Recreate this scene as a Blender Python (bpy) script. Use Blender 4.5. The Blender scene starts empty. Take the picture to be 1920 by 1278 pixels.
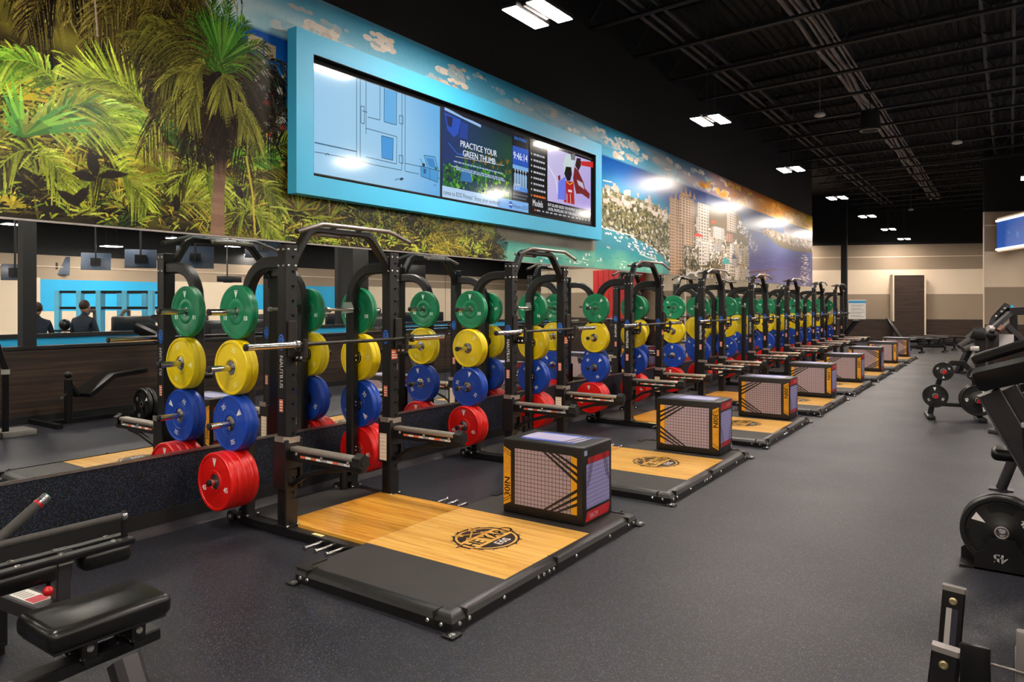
import bpy, bmesh, math, random
from mathutils import Vector, Matrix, noise
R = math.radians
sc = bpy.context.scene
COL = sc.collection
random.seed(7)

# ------------------------------------------------------------------ materials
def lin(c):
    if isinstance(c, str):
        c = c.lstrip('#'); c = [int(c[i:i+2], 16)/255 for i in (0, 2, 4)]
    return tuple((x/12.92 if x <= 0.04045 else ((x+0.055)/1.055)**2.4) for x in c[:3])

def newmat(name):
    m = bpy.data.materials.new(name); m.use_nodes = True
    nt = m.node_tree; b = nt.nodes['Principled BSDF']
    return m, nt, b

def mat(name, c, rough=.5, metal=0., var=.12, scale=9., bump=0., spec=.5, emit=0., coat=0.):
    """plain surface: noise varies its tone and roughness a little"""
    m, nt, b = newmat(name); c = lin(c)
    tc = nt.nodes.new('ShaderNodeTexCoord'); nz = nt.nodes.new('ShaderNodeTexNoise')
    nz.inputs['Scale'].default_value = scale; nz.inputs['Detail'].default_value = 3
    nt.links.new(tc.outputs['Object'], nz.inputs['Vector'])
    cr = nt.nodes.new('ShaderNodeValToRGB')
    cr.color_ramp.elements[0].position = .3; cr.color_ramp.elements[1].position = .7
    cr.color_ramp.elements[0].color = (*[x*(1-var) for x in c], 1)
    cr.color_ramp.elements[1].color = (*[min(1, x*(1+var)) for x in c], 1)
    nt.links.new(nz.outputs['Fac'], cr.inputs['Fac'])
    nt.links.new(cr.outputs['Color'], b.inputs['Base Color'])
    b.inputs['Roughness'].default_value = rough; b.inputs['Metallic'].default_value = metal
    b.inputs['Specular IOR Level'].default_value = spec
    b.inputs['Coat Weight'].default_value = coat
    if emit:
        nt.links.new(cr.outputs['Color'], b.inputs['Emission Color']); b.inputs['Emission Strength'].default_value = emit
    if bump:
        bp = nt.nodes.new('ShaderNodeBump'); bp.inputs['Strength'].default_value = bump; bp.inputs['Distance'].default_value = .01
        n2 = nt.nodes.new('ShaderNodeTexNoise'); n2.inputs['Scale'].default_value = scale*18
        nt.links.new(tc.outputs['Object'], n2.inputs['Vector'])
        nt.links.new(n2.outputs['Fac'], bp.inputs['Height']); nt.links.new(bp.outputs['Normal'], b.inputs['Normal'])
    return m

def mat_vcol(name, rough=.4, spec=.5, emit=0., grain=0., coat=0., body=1.):
    """colour comes from the mesh's own printed colours"""
    m, nt, b = newmat(name)
    at = nt.nodes.new('ShaderNodeAttribute'); at.attribute_name = 'Col'
    src = at.outputs['Color']
    if grain:
        tc = nt.nodes.new('ShaderNodeTexCoord'); nz = nt.nodes.new('ShaderNodeTexNoise'); nz.inputs['Scale'].default_value = 40; nz.inputs['Detail'].default_value = 4
        nt.links.new(tc.outputs['Object'], nz.inputs['Vector'])
        mp = nt.nodes.new('ShaderNodeMapRange'); mp.inputs['From Min'].default_value = .3; mp.inputs['From Max'].default_value = .7
        mp.inputs['To Min'].default_value = 1-grain; mp.inputs['To Max'].default_value = 1+grain
        nt.links.new(nz.outputs['Fac'], mp.inputs['Value'])
        mx = nt.nodes.new('ShaderNodeMix'); mx.data_type = 'RGBA'; mx.blend_type = 'MULTIPLY'; mx.inputs['Factor'].default_value = 1
        nt.links.new(src, mx.inputs['A']); nt.links.new(mp.outputs['Result'], mx.inputs['B']); src = mx.outputs['Result']
    if body == 1: nt.links.new(src, b.inputs['Base Color'])
    else: b.inputs['Base Color'].default_value = (body, body, body, 1)
    b.inputs['Roughness'].default_value = rough; b.inputs['Specular IOR Level'].default_value = spec; b.inputs['Coat Weight'].default_value = coat
    b.inputs['Coat Roughness'].default_value = .05
    if emit:
        nt.links.new(src, b.inputs['Emission Color']); b.inputs['Emission Strength'].default_value = emit
    return m

def mat_speckle(name, base, flecks, dens, scale, rough, spec=.5, bump=.05):
    """crumb rubber: dark base with small coloured flecks"""
    m, nt, b = newmat(name)
    tc = nt.nodes.new('ShaderNodeTexCoord'); vo = nt.nodes.new('ShaderNodeTexVoronoi'); vo.inputs['Scale'].default_value = scale
    nt.links.new(tc.outputs['Object'], vo.inputs['Vector'])
    sep = nt.nodes.new('ShaderNodeSeparateColor'); nt.links.new(vo.outputs['Color'], sep.inputs['Color'])
    th = nt.nodes.new('ShaderNodeMath'); th.operation = 'GREATER_THAN'; th.inputs[1].default_value = 1-dens
    nt.links.new(sep.outputs['Red'], th.inputs[0])
    sz = nt.nodes.new('ShaderNodeMath'); sz.operation = 'LESS_THAN'; sz.inputs[1].default_value = .42
    nt.links.new(vo.outputs['Distance'], sz.inputs[0])
    mu = nt.nodes.new('ShaderNodeMath'); mu.operation = 'MULTIPLY'; nt.links.new(th.outputs[0], mu.inputs[0]); nt.links.new(sz.outputs[0], mu.inputs[1])
    cr = nt.nodes.new('ShaderNodeValToRGB'); cr.color_ramp.interpolation = 'CONSTANT'
    els = cr.color_ramp.elements
    while len(els) < len(flecks): els.new(.5)
    for i, c in enumerate(flecks):
        els[i].position = i/len(flecks); els[i].color = (*lin(c), 1)
    nt.links.new(sep.outputs['Green'], cr.inputs['Fac'])
    nz = nt.nodes.new('ShaderNodeTexNoise'); nz.inputs['Scale'].default_value = 1.1; nz.inputs['Detail'].default_value = 5
    nt.links.new(tc.outputs['Object'], nz.inputs['Vector'])
    br = nt.nodes.new('ShaderNodeValToRGB'); bl = lin(base)
    br.color_ramp.elements[0].position = .3; br.color_ramp.elements[1].position = .75
    br.color_ramp.elements[0].color = (*[x*.78 for x in bl], 1); br.color_ramp.elements[1].color = (*[x*1.3 for x in bl], 1)
    nt.links.new(nz.outputs['Fac'], br.inputs['Fac'])
    mx = nt.nodes.new('ShaderNodeMix'); mx.data_type = 'RGBA'
    nt.links.new(mu.outputs[0], mx.inputs['Factor']); nt.links.new(br.outputs['Color'], mx.inputs['A']); nt.links.new(cr.outputs['Color'], mx.inputs['B'])
    nt.links.new(mx.outputs['Result'], b.inputs['Base Color'])
    rr = nt.nodes.new('ShaderNodeMapRange'); rr.inputs['To Min'].default_value = rough-.07; rr.inputs['To Max'].default_value = rough+.1
    nt.links.new(nz.outputs['Fac'], rr.inputs['Value']); nt.links.new(rr.outputs['Result'], b.inputs['Roughness'])
    b.inputs['Specular IOR Level'].default_value = spec
    bp = nt.nodes.new('ShaderNodeBump'); bp.inputs['Strength'].default_value = bump; bp.inputs['Distance'].default_value = .004
    nt.links.new(vo.outputs['Distance'], bp.inputs['Height']); nt.links.new(bp.outputs['Normal'], b.inputs['Normal'])
    return m

def mat_wood(name, c0, c1, c2, stretch, plank=None, rough=.4, spec=.5, coat=0.):
    """long-grained boards; stretch = (x, y, z) texture scales, plank = (axis, width)"""
    m, nt, b = newmat(name)
    tc = nt.nodes.new('ShaderNodeTexCoord'); mp = nt.nodes.new('ShaderNodeMapping'); mp.inputs['Scale'].default_value = stretch
    nt.links.new(tc.outputs['Object'], mp.inputs['Vector'])
    nz = nt.nodes.new('ShaderNodeTexNoise'); nz.inputs['Scale'].default_value = 1; nz.inputs['Detail'].default_value = 6; nz.inputs['Roughness'].default_value = .65
    nt.links.new(mp.outputs['Vector'], nz.inputs['Vector'])
    fac = nz.outputs['Fac']
    if plank:
        ax, w, ln = plank
        sx = nt.nodes.new('ShaderNodeSeparateXYZ'); nt.links.new(tc.outputs['Object'], sx.inputs[0])
        dv = nt.nodes.new('ShaderNodeMath'); dv.operation = 'DIVIDE'; dv.inputs[1].default_value = w
        nt.links.new(sx.outputs[ax], dv.inputs[0])
        fl = nt.nodes.new('ShaderNodeMath'); fl.operation = 'FLOOR'; nt.links.new(dv.outputs[0], fl.inputs[0])
        # each strip has its own tone along lengths of board
        oa = 0 if ax == 1 else 1
        dl = nt.nodes.new('ShaderNodeMath'); dl.operation = 'DIVIDE'; dl.inputs[1].default_value = ln
        nt.links.new(sx.outputs[oa], dl.inputs[0])
        of = nt.nodes.new('ShaderNodeMath'); of.operation = 'MULTIPLY_ADD'; of.inputs[1].default_value = .37
        nt.links.new(fl.outputs[0], of.inputs[0]); nt.links.new(dl.outputs[0], of.inputs[2])
        f2 = nt.nodes.new('ShaderNodeMath'); f2.operation = 'FLOOR'; nt.links.new(of.outputs[0], f2.inputs[0])
        cb = nt.nodes.new('ShaderNodeCombineXYZ'); nt.links.new(fl.outputs[0], cb.inputs[0]); nt.links.new(f2.outputs[0], cb.inputs[1])
        wn = nt.nodes.new('ShaderNodeTexWhiteNoise'); wn.noise_dimensions = '2D'; nt.links.new(cb.outputs[0], wn.inputs['Vector'])
        ml = nt.nodes.new('ShaderNodeMath'); ml.operation = 'MULTIPLY_ADD'; ml.inputs[1].default_value = .22
        nt.links.new(wn.outputs['Value'], ml.inputs[0])
        sb = nt.nodes.new('ShaderNodeMath'); sb.operation = 'SUBTRACT'; sb.inputs[1].default_value = .11
        nt.links.new(fac, sb.inputs[0]); nt.links.new(sb.outputs[0], ml.inputs[2]); fac = ml.outputs[0]
    cr = nt.nodes.new('ShaderNodeValToRGB'); e = cr.color_ramp.elements
    e[0].position = .3; e[0].color = (*lin(c0), 1); e[1].position = .72; e[1].color = (*lin(c2), 1)
    k = e.new(.5); k.color = (*lin(c1), 1)
    nt.links.new(fac, cr.inputs['Fac']); nt.links.new(cr.outputs['Color'], b.inputs['Base Color'])
    b.inputs['Roughness'].default_value = rough; b.inputs['Specular IOR Level'].default_value = spec; b.inputs['Coat Weight'].default_value = coat
    b.inputs['Coat Roughness'].default_value = .15
    return m

def mat_emit(name, c, s):
    m, nt, b = newmat(name)
    b.inputs['Base Color'].default_value = (.8, .8, .8, 1)
    b.inputs['Emission Color'].default_value = (*lin(c), 1); b.inputs['Emission Strength'].default_value = s
    return m

BLK = mat('black_powder_coat', '#0e0d0e', .42, 0, .15, 14, .02)
BLKM = mat('matt_black', '#0e0e0f', .6, 0, .2, 10, .03)
DKST = mat('dark_gunmetal', '#26221f', .42, .25, .12, 12)
CHR = mat('polished_steel', '#c9c6c4', .2, 1., .06, 20)
STEEL = mat('brushed_steel', '#a39c97', .33, 1., .1, 30)
BOLT = mat('bolt_zinc', '#d2d0cc', .25, .9, .05, 20)
PAD = mat('black_vinyl', '#0d0c0c', .3, 0, .12, 10, .02)
FOAM = mat('grey_foam', '#3a3836', .75, 0, .12, 40, .05)
RUB = mat('black_rubber_mat', '#2b2827', .62, 0, .12, 6, .06)
WHT = mat('white_print', '#e9e6e2', .5, 0, .04)
CRM = mat('cream_print', '#efe7a0', .5, 0, .05)
MINT = mat('pale_green_print', '#d9f0e2', .5, 0, .05)
ORANGE = mat('orange_print', '#d8683f', .5, 0, .05)
REDP = mat('red_plastic', '#c01a16', .3, 0, .08)
BLUEL = mat('blue_decal', '#1c63c8', .4, 0, .05)
GREY = mat('grey_paint', '#8a8580', .45, .2, .08)
SILV = mat('silver_cap', '#b9b4b0', .4, .3, .05)
P_RED = mat('red_bumper_rubber', '#d3120d', .36, 0, .07, 8)
P_BLU = mat('blue_bumper_rubber', '#0c3fa6', .36, 0, .07, 8)
P_YEL = mat('yellow_bumper_rubber', '#e3c808', .36, 0, .06, 8)
P_GRN = mat('green_bumper_rubber', '#0a7a50', .36, 0, .08, 8)
P_BLK = mat('black_plate_rubber', '#151515', .4, 0, .15, 8, .02)

# ------------------------------------------------------------------ mesh builder
class MB:
    def __init__(s): s.v = []; s.f = []; s.mi = []; s.c = []; s.cur = 0; s.col = None
    def m(s, i): s.cur = i; return s
    def add(s, vs, fs, col=None):
        o = len(s.v); s.v.extend(tuple(x) for x in vs)
        for q in fs:
            s.f.append(tuple(i+o for i in q)); s.mi.append(s.cur); s.c.append(col if col is not None else s.col)
        return s
    def box(s, x0, x1, y0, y1, z0, z1, M=None, bev=0., seg=2):
        if bev <= 0:
            vs = [Vector((x, y, z)) for x in (x0, x1) for y in (y0, y1) for z in (z0, z1)]
            fs = [(0, 1, 3, 2), (4, 6, 7, 5), (0, 4, 5, 1), (2, 3, 7, 6), (0, 2, 6, 4), (1, 5, 7, 3)]
        else:
            bm = bmesh.new(); bmesh.ops.create_cube(bm, size=1)
            for v in bm.verts: v.co = Vector(((x0+x1)/2+v.co.x*(x1-x0), (y0+y1)/2+v.co.y*(y1-y0), (z0+z1)/2+v.co.z*(z1-z0)))
            bmesh.ops.bevel(bm, geom=bm.edges[:], offset=min(bev, .49*min(abs(x1-x0), abs(y1-y0), abs(z1-z0))), segments=seg, affect='EDGES', profile=.5)
            bm.verts.index_update(); vs = [v.co.copy() for v in bm.verts]; fs = [[v.index for v in q.verts] for q in bm.faces]; bm.free()
        if M is not None: vs = [M @ v for v in vs]
        return s.add(vs, fs)
    def ring(s, loops, closed=True, caps=True):
        n = len(loops[0]); vs = [p for l in loops for p in l]; fs = []
        for i in range(len(loops)-1):
            for j in range(n if closed else n-1):
                k = (j+1) % n
                fs.append((i*n+j, i*n+k, (i+1)*n+k, (i+1)*n+j))
        if caps:
            fs.append(tuple(range(n-1, -1, -1))); b = (len(loops)-1)*n; fs.append(tuple(b+j for j in range(n)))
        return s.add(vs, fs)
    def sweep(s, path, prof, up=(0, 0, 1), caps=True, scales=None):
        """prof: 2-D outline (a across, b along 'up'); mitred along path"""
        P = [Vector(p) for p in path]; up = Vector(up); loops = []
        for i, p in enumerate(P):
            t0 = (P[i]-P[i-1]).normalized() if i else None
            t1 = (P[i+1]-P[i]).normalized() if i < len(P)-1 else None
            t = ((t0 or t1)+(t1 or t0)).normalized()
            u = up - t*up.dot(t)
            if u.length < 1e-4: u = Vector((1, 0, 0)) - t*t.x
            u.normalize(); a = t.cross(u).normalized()
            k = 1.
            if t0 and t1: k = 1/max(.5, math.cos(t0.angle(t1)/2))
            sc_ = scales[i] if scales else 1.
            # stretch the outline in the bend plane so corners stay full width
            nrm = None
            if t0 and t1 and t0.angle(t1) > 1e-3: nrm = (t1-t0).normalized()
            lp = []
            for (x, y) in prof:
                d = a*x*sc_+u*y*sc_
                if nrm is not None: d = d + nrm*(d.dot(nrm)*(k-1))
                lp.append(p+d)
            loops.append(lp)
        return s.ring(loops, True, caps)
    def tube(s, path, r, n=12, caps=True, up=(0, 0, 1), scales=None):
        return s.sweep(path, [(r*math.cos(2*math.pi*i/n), r*math.sin(2*math.pi*i/n)) for i in range(n)], up, caps, scales)
    def bar(s, path, w, h, up=(0, 0, 1), ch=.006):
        a, b = w/2, h/2; c = min(ch, a*.45, b*.45)
        return s.sweep(path, [(-a+c, -b), (a-c, -b), (a, -b+c), (a, b-c), (a-c, b), (-a+c, b), (-a, b-c), (-a, -b+c)], up)
    def lathe(s, prof, n=32, M=None, closed_ends=False):
        """prof: (radius, height) pairs about Z"""
        loops = []
        for (r, h) in prof:
            l = [Vector((r*math.cos(2*math.pi*i/n), r*math.sin(2*math.pi*i/n), h)) for i in range(n)]
            loops.append([M @ v for v in l] if M is not None else l)
        return s.ring(loops, True, closed_ends)
    def cyl(s, p0, p1, r, n=16): return s.tube([p0, p1], r, n, True, up=(.13, .37, .91))
    def ball(s, p, r, n=10, sq=(1, 1, 1)):
        p = Vector(p); loops = []
        k = n//2
        for i in range(k+1):
            a = -math.pi/2+math.pi*i/k; rr = max(math.cos(a), .02)*r
            loops.append([p+Vector((rr*math.cos(2*math.pi*j/n)*sq[0], rr*math.sin(2*math.pi*j/n)*sq[1], r*math.sin(a)*sq[2])) for j in range(n)])
        return s.ring(loops)
    def poly(s, pts, col=None): return s.add(pts, [tuple(range(len(pts)))], col)
    def prism(s, pts, d):
        d = Vector(d); P = [Vector(p) for p in pts]
        return s.ring([P, [p+d for p in P]])
    def text(s, txt, size, o, xd, yd, align='C', bold=0., sx=1.):
        """flat lettering: o = anchor, xd reading direction, yd letter-up direction"""
        vs, fs, w = text_geo(txt)
        o = Vector(o); xd = Vector(xd).normalized(); yd = Vector(yd).normalized()
        off = {'C': -w/2, 'L': 0, 'R': -w}[align]
        nz = xd.cross(yd)
        for bx in ((0,) if not bold else (0, bold, -bold)):
            s.add([o+xd*((x+off)*size*sx+bx)+yd*(y-.35)*size+nz*(abs(bx)*.02) for (x, y) in vs], fs)
        return s
    def build(s, name, mats, parent=None, smooth=35, kind=None):
        me = bpy.data.meshes.new(name)
        me.from_pydata(s.v, [], s.f)
        mats = mats if isinstance(mats, (list, tuple)) else [mats]
        for m_ in mats: me.materials.append(m_)
        if len(mats) > 1: me.polygons.foreach_set('material_index', s.mi)
        if any(c is not None for c in s.c):
            at = me.color_attributes.new('Col', 'FLOAT_COLOR', 'CORNER'); buf = []
            for q, c in zip(s.f, s.c):
                if c and isinstance(c[0], (tuple, list)):
                    for cc in c: buf.extend((cc[0], cc[1], cc[2], 1.))
                else: buf.extend((c[0], c[1], c[2], 1.)*len(q))
            at.data.foreach_set('color', buf)
        me.validate(); me.update()
        if smooth:
            me.polygons.foreach_set('use_smooth', [True]*len(me.polygons)); me.set_sharp_from_angle(angle=R(smooth))
        o = bpy.data.objects.new(name, me); COL.objects.link(o)
        if parent is not None: o.parent = parent
        if kind: o['kind'] = kind
        return o

_tg = {}
def text_geo(txt):
    if txt not in _tg:
        cu = bpy.data.curves.new('lettering', 'FONT'); cu.body = txt; cu.size = 1; cu.resolution_u = 2
        ob = bpy.data.objects.new('lettering', cu); COL.objects.link(ob)
        bpy.context.view_layer.update()
        me = bpy.data.meshes.new_from_object(ob.evaluated_get(bpy.context.evaluated_depsgraph_get()))
        vs = [(v.co.x, v.co.y) for v in me.vertices]; fs = [tuple(p.vertices) for p in me.polygons]
        bpy.data.objects.remove(ob); bpy.data.curves.remove(cu); bpy.data.meshes.remove(me)
        x0 = min((v[0] for v in vs), default=0); x1 = max((v[0] for v in vs), default=0)
        _tg[txt] = ([(x-x0, y) for x, y in vs], fs, x1-x0)
    return _tg[txt]

def thing(name, label, cat, loc=(0, 0, 0), rz=0., group=None, rot=None):
    o = bpy.data.objects.new(name, None); COL.objects.link(o); o.empty_display_size = .1
    o.location = loc; o.rotation_euler = rot if rot else (0, 0, rz)
    o['label'] = label; o['category'] = cat
    if group: o['group'] = group
    return o
def tag(o, label, cat, group=None):
    o['label'] = label; o['category'] = cat
    if group: o['group'] = group
    return o
def dup(root, loc, label, rot=None):
    """copy of a thing with copies of its parts and sub-parts"""
    def rec(o, par):
        c = o.copy(); COL.objects.link(c)
        if par is not None: c.parent = par
        for ch in list(o.children): rec(ch, c)
        return c
    r = rec(root, None); r.location = loc; r['label'] = label
    if rot: r.rotation_euler = rot
    return r
def arc(cx, cz, r, a0, a1, n, y=0.):
    return [(cx+r*math.cos(R(a0+(a1-a0)*i/n)), y, cz+r*math.sin(R(a0+(a1-a0)*i/n))) for i in range(n+1)]
def disc_pts(r, n=12): return [(r*math.cos(2*math.pi*i/n), r*math.sin(2*math.pi*i/n)) for i in range(n)]
def bolt(mb, p, d, r=.011):
    """domed bolt head at p facing direction d"""
    d = Vector(d).normalized(); q = d.to_track_quat('Z', 'Y').to_matrix().to_4x4(); q.translation = Vector(p)
    mb.lathe([(r, -.002), (r, .004), (r*.75, .008), (r*.2, .0095)], 10, q, True)
ORD = ['first', 'second', 'third', 'fourth', 'fifth', 'sixth', 'seventh', 'eighth', 'ninth', 'tenth']

# ------------------------------------------------------------------ camera
cam = bpy.data.cameras.new('camera'); co = bpy.data.objects.new('camera', cam); COL.objects.link(co)
YAW = 34.649
co.location = (0, 0, 1.65); co.rotation_euler = (R(90), 0, R(YAW))
cam.sensor_width = 36; cam.lens = 1350/1920*36; cam.shift_y = -70/1920; cam.clip_start = .05; cam.clip_end = 200
sc.camera = co
AX = Vector((-math.sin(R(YAW)), math.cos(R(YAW)), 0)); RX = Vector((math.cos(R(YAW)), math.sin(R(YAW)), 0))
sc.view_settings.view_transform = 'Standard'
sc.view_settings.look = 'None'
sc.view_settings.exposure = 0.0
wd = bpy.data.worlds.new('room_air'); sc.world = wd; wd.use_nodes = True
wd.node_tree.nodes['Background'].inputs[0].default_value = (.5, .52, .6, 1); wd.node_tree.nodes['Background'].inputs[1].default_value = .15

# ------------------------------------------------------------------ setting
WX = -5.04
FLOORM = mat_speckle('flecked_rubber_floor', '#191a20', ['#5f626e', '#4f5474', '#77736f', '#474c86', '#66666e'], .25, 210, .47, .42, .04)
WAINM = mat_speckle('flecked_rubber_wainscot', '#0c0f1a', ['#314262', '#24396a', '#4c5668', '#285252', '#584c42'], .28, 170, .6, .3)
DARKW = mat_wood('dark_stained_boards', '#1d1410', '#33241c', '#4a362a', (1.2, 1.2, 26), None, .5)
CEILM = mat('black_roof_deck', '#121110', .75, 0, .3, 2)
JOISTM = mat('charcoal_joist_paint', '#1d1b1d', .55, 0, .2, 3)
PIPEM = mat('grey_conduit', '#8c8580', .45, .3, .3, 3)
BLKW = mat('black_wall_paint', '#060607', .8, 0, .15, 1.2)
TAUPE = mat('taupe_paint', '#95836f', .7, 0, .04, 1)
CREAMW = mat('cream_paint', '#e0cdb4', .7, 0, .03, 1)
SKYB = mat('sky_blue_paint', '#1fa3d6', .6, 0, .04, 1)
MIRM, _nt, _b = newmat('mirror_glass')
_b.inputs['Metallic'].default_value = 1; _b.inputs['Roughness'].default_value = 0.0
_tc = _nt.nodes.new('ShaderNodeTexCoord'); _nz = _nt.nodes.new('ShaderNodeTexNoise'); _nz.inputs['Scale'].default_value = .4
_nt.links.new(_tc.outputs['Object'], _nz.inputs['Vector'])
_cr = _nt.nodes.new('ShaderNodeValToRGB'); _cr.color_ramp.elements[0].color = (.86, .9, .9, 1); _cr.color_ramp.elements[1].color = (.9, .93, .92, 1)
_nt.links.new(_nz.outputs['Fac'], _cr.inputs['Fac']); _nt.links.new(_cr.outputs['Color'], _b.inputs['Base Color'])

MB().box(-16, 18, -6, 45, -.12, 0).build('floor', FLOORM, kind='structure', smooth=0)
MB().box(WX-.30, WX-.012, -6, 23.70, 0, 7).build('wall_left', BLKW, kind='structure', smooth=0)
MB().box(WX-.012, WX+.004, -6, 23.70, .09, .545).build('trim_1', WAINM, kind='structure', smooth=0)        # speckled rubber below the mirrors
MB().box(WX-.012, WX+.012, -6, 23.70, .062, .165).build('baseboard_left', BLKM, kind='structure', smooth=0)
mb = MB().prism([(WX-.01, -6, 0), (WX+.05, -6, 0), (WX+.028, -6, .02), (WX+.018, -6, .062), (WX-.01, -6, .062)], (0, 29.7, 0)); mb.build('trim_10', mat('cove_rubber', '#232128', .5), kind='structure')
MB().box(WX-.012, WX+.012, -6, 23.70, .545, .562).build('trim_2', STEEL, kind='structure', smooth=0)       # rail under the mirrors
MB().box(WX-.012, WX+.006, -6, 23.70, 2.166, 2.178).build('trim_3', STEEL, kind='structure', smooth=0)       # rail over the mirrors
ys = [-6, -2.5, -.37, 1.76, 3.89, 6.02, 8.15, 10.28, 12.41, 14.54, 16.67, 18.80, 20.93, 23.70]
for i in range(len(ys)-1):
    o = MB().box(WX-.008, WX, ys[i]+.003, ys[i+1]-.003, 0.563, 2.165).build('mirror_panel', MIRM, smooth=0)
    tag(o, 'frameless wall mirror panel under the mural, ' + ('behind rack %s' % ORD[max(0, min(7, int((ys[i]+.6-2.0)/2.81)))] if ys[i] > 3 else 'before the first rack') + (', panel %d of the run' % (i+1)), 'mirror', 'mirror panels along the mural wall')

# ---- far end wall, squared to its own building frame
ea = AX*math.cos(R(11.5))+RX*math.sin(R(11.5)); er = RX*math.cos(R(11.5))-AX*math.sin(R(11.5))
EP = Vector((-3.646, 35.163, -0.003)); EP.z = 0
Mend = Matrix(((er.x, ea.x, 0, EP.x), (er.y, ea.y, 0, EP.y), (0, 0, 1, 0), (0, 0, 0, 1)))
def banded(name, M, x0, x1, th, bands, kind='structure'):
    mb = MB(); mats = []
    for (z0, z1, m_) in bands:
        if m_ not in mats: mats.append(m_)
        mb.m(mats.index(m_)).box(x0, x1, 0, th, z0, z1, M)
    return mb.build(name, mats, kind=kind, smooth=0)
banded('wall_back', Mend, -9, 18, .3, [(0, .98, DARKW), (.98, 2.06, TAUPE), (2.06, 3.12, CREAMW), (3.12, 4.20, TAUPE), (4.20, 8, BLKW)])
MB().box(-8.9, 18, -.012, 0, 3.66, 3.69, Mend).build('trim_4', CREAMW, kind='structure', smooth=0)
MB().box(-8.9, 18, -.02, 0, 0, .10, Mend).build('baseboard_back', BLKM, kind='structure', smooth=0)
# ---- block wall with the lit sign
RP = Vector((-0.600, 24.505, 0.557)); RP.z = 0
Mr = Matrix(((er.x, ea.x, 0, RP.x), (er.y, ea.y, 0, RP.y), (0, 0, 1, 0), (0, 0, 0, 1)))
banded('wall_right', Mr, 0, 9, .06, [(0, 1.06, DARKW), (1.06, 2.12, TAUPE), (2.12, 3.13, CREAMW), (3.13, 4.26, TAUPE), (4.26, 8, BLKW)])
MB().box(-.02, 9, -.012, 0, 3.86, 3.89, Mr).build('trim_5', CREAMW, kind='structure', smooth=0)
MB().box(-.008, 0.01, -.012, .05, 0, 4.26, Mr).build('trim_6', CREAMW, kind='structure', smooth=0)
# dark board panel standing on the end wall
t = thing('wall_panel', 'tall dark wood board panel with pale edge strips on the far wall', 'panel', EP)
t.matrix_world = Mend
MB().box(-.62, .62, -.35, -.02, .08, 2.86).build('board', DARKW, t, 0)
mb = MB().box(-.66, -.60, -.37, -.02, .9, 2.88).box(.58, .64, -.37, -.02, .3, 2.88).box(-.64, .62, -.37, -.02, 2.86, 2.9)
mb.build('edge_strip', CREAMW, t, 0)
# notice on the end wall
NP = Vector((-5.350, 33.621, 1.400))
t = thing('notice_sheet', 'white notice sheet with blue heading pinned to the taupe far wall', 'notice'); Mn = Mend.copy(); Mn.translation = NP; t.matrix_world = Mn
MB().box(-.34, .34, -.02, .0, -.41, .41).build('sheet', WHT, t, 0)
mb = MB()
mb.m(0).box(-.34, .34, -.024, -.019, .27, .38)
for i in range(11):
    if i % 3 == 2: continue
    mb.m(1).box(-.26, .26-.1*(i % 2), -.023, -.02, .18-i*.05, .195-i*.05)
mb.build('printing', [mat('notice_blue', '#3f9fd4', .5), GREY], t, 0)
# black column by the end wall
cp = Vector((-5.573, 32.008, 0.077))
t = thing('steel_column', 'slim black steel column standing before the far wall', 'column', (cp.x, cp.y, 0))
MB().box(-.11, .11, -.11, .11, 0, 6.2).build('shaft', BLKW, t, 0)
MB().box(-.18, .18, -.18, .18, 0, .03).build('base_plate', BLKW, t, 0)
# lit blue sign
Sg = Matrix(((ea.x, -er.x, 0, 0), (ea.y, -er.y, 0, 0), (0, 0, 1, 0), (0, 0, 0, 1))); Sg.translation = Vector((-.30, 24.40, 0))
t = thing('lit_wall_sign', 'blue printed wall sign edged by white light strips on the cream wall', 'sign'); t.matrix_world = Sg
mb = MB(); mb.box(-6.5, -.02, -.9, 0, 3.09, 4.05); mb.build('sign_box', CREAMW, t, 0)
mb = MB()
for i in range(20):
    x0 = -6.5+i*.324; k = .5+.5*noise.noise(Vector((i*.4, 1, 0)))
    mb.poly([(x0, .004, 3.2), (x0+.324, .004, 3.2), (x0+.324, .004, 3.93), (x0, .004, 3.93)], lin((.03+.05*k, .25+.15*k, .62+.15*k)))
for i in range(26):
    x = -6.3+random.random()*5.8; z = 3.28+random.random()*.4; w = .05+random.random()*.22; h = .08+random.random()*.3; c = random.choice(['#2f86c8', '#1a5fae', '#5aa6d8', '#2a76bc'])
    mb.poly([(x, .006+i*1e-4, z), (x+w, .006+i*1e-4, z+.05), (x+w, .006+i*1e-4, min(3.9, z+h)), (x, .006+i*1e-4, min(3.9, z+h-.04))], lin(c))
mb.build('printed_face', mat_vcol('sign_print', .3, .5, .5), t, 0)
mb = MB(); mb.box(-6.5, 0, .0, .03, 3.14, 3.19); mb.box(-6.5, 0, .0, .03, 3.94, 3.99); mb.build('light_strip', mat_emit('sign_light', '#fff2e2', 3.), t, 0)

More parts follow.
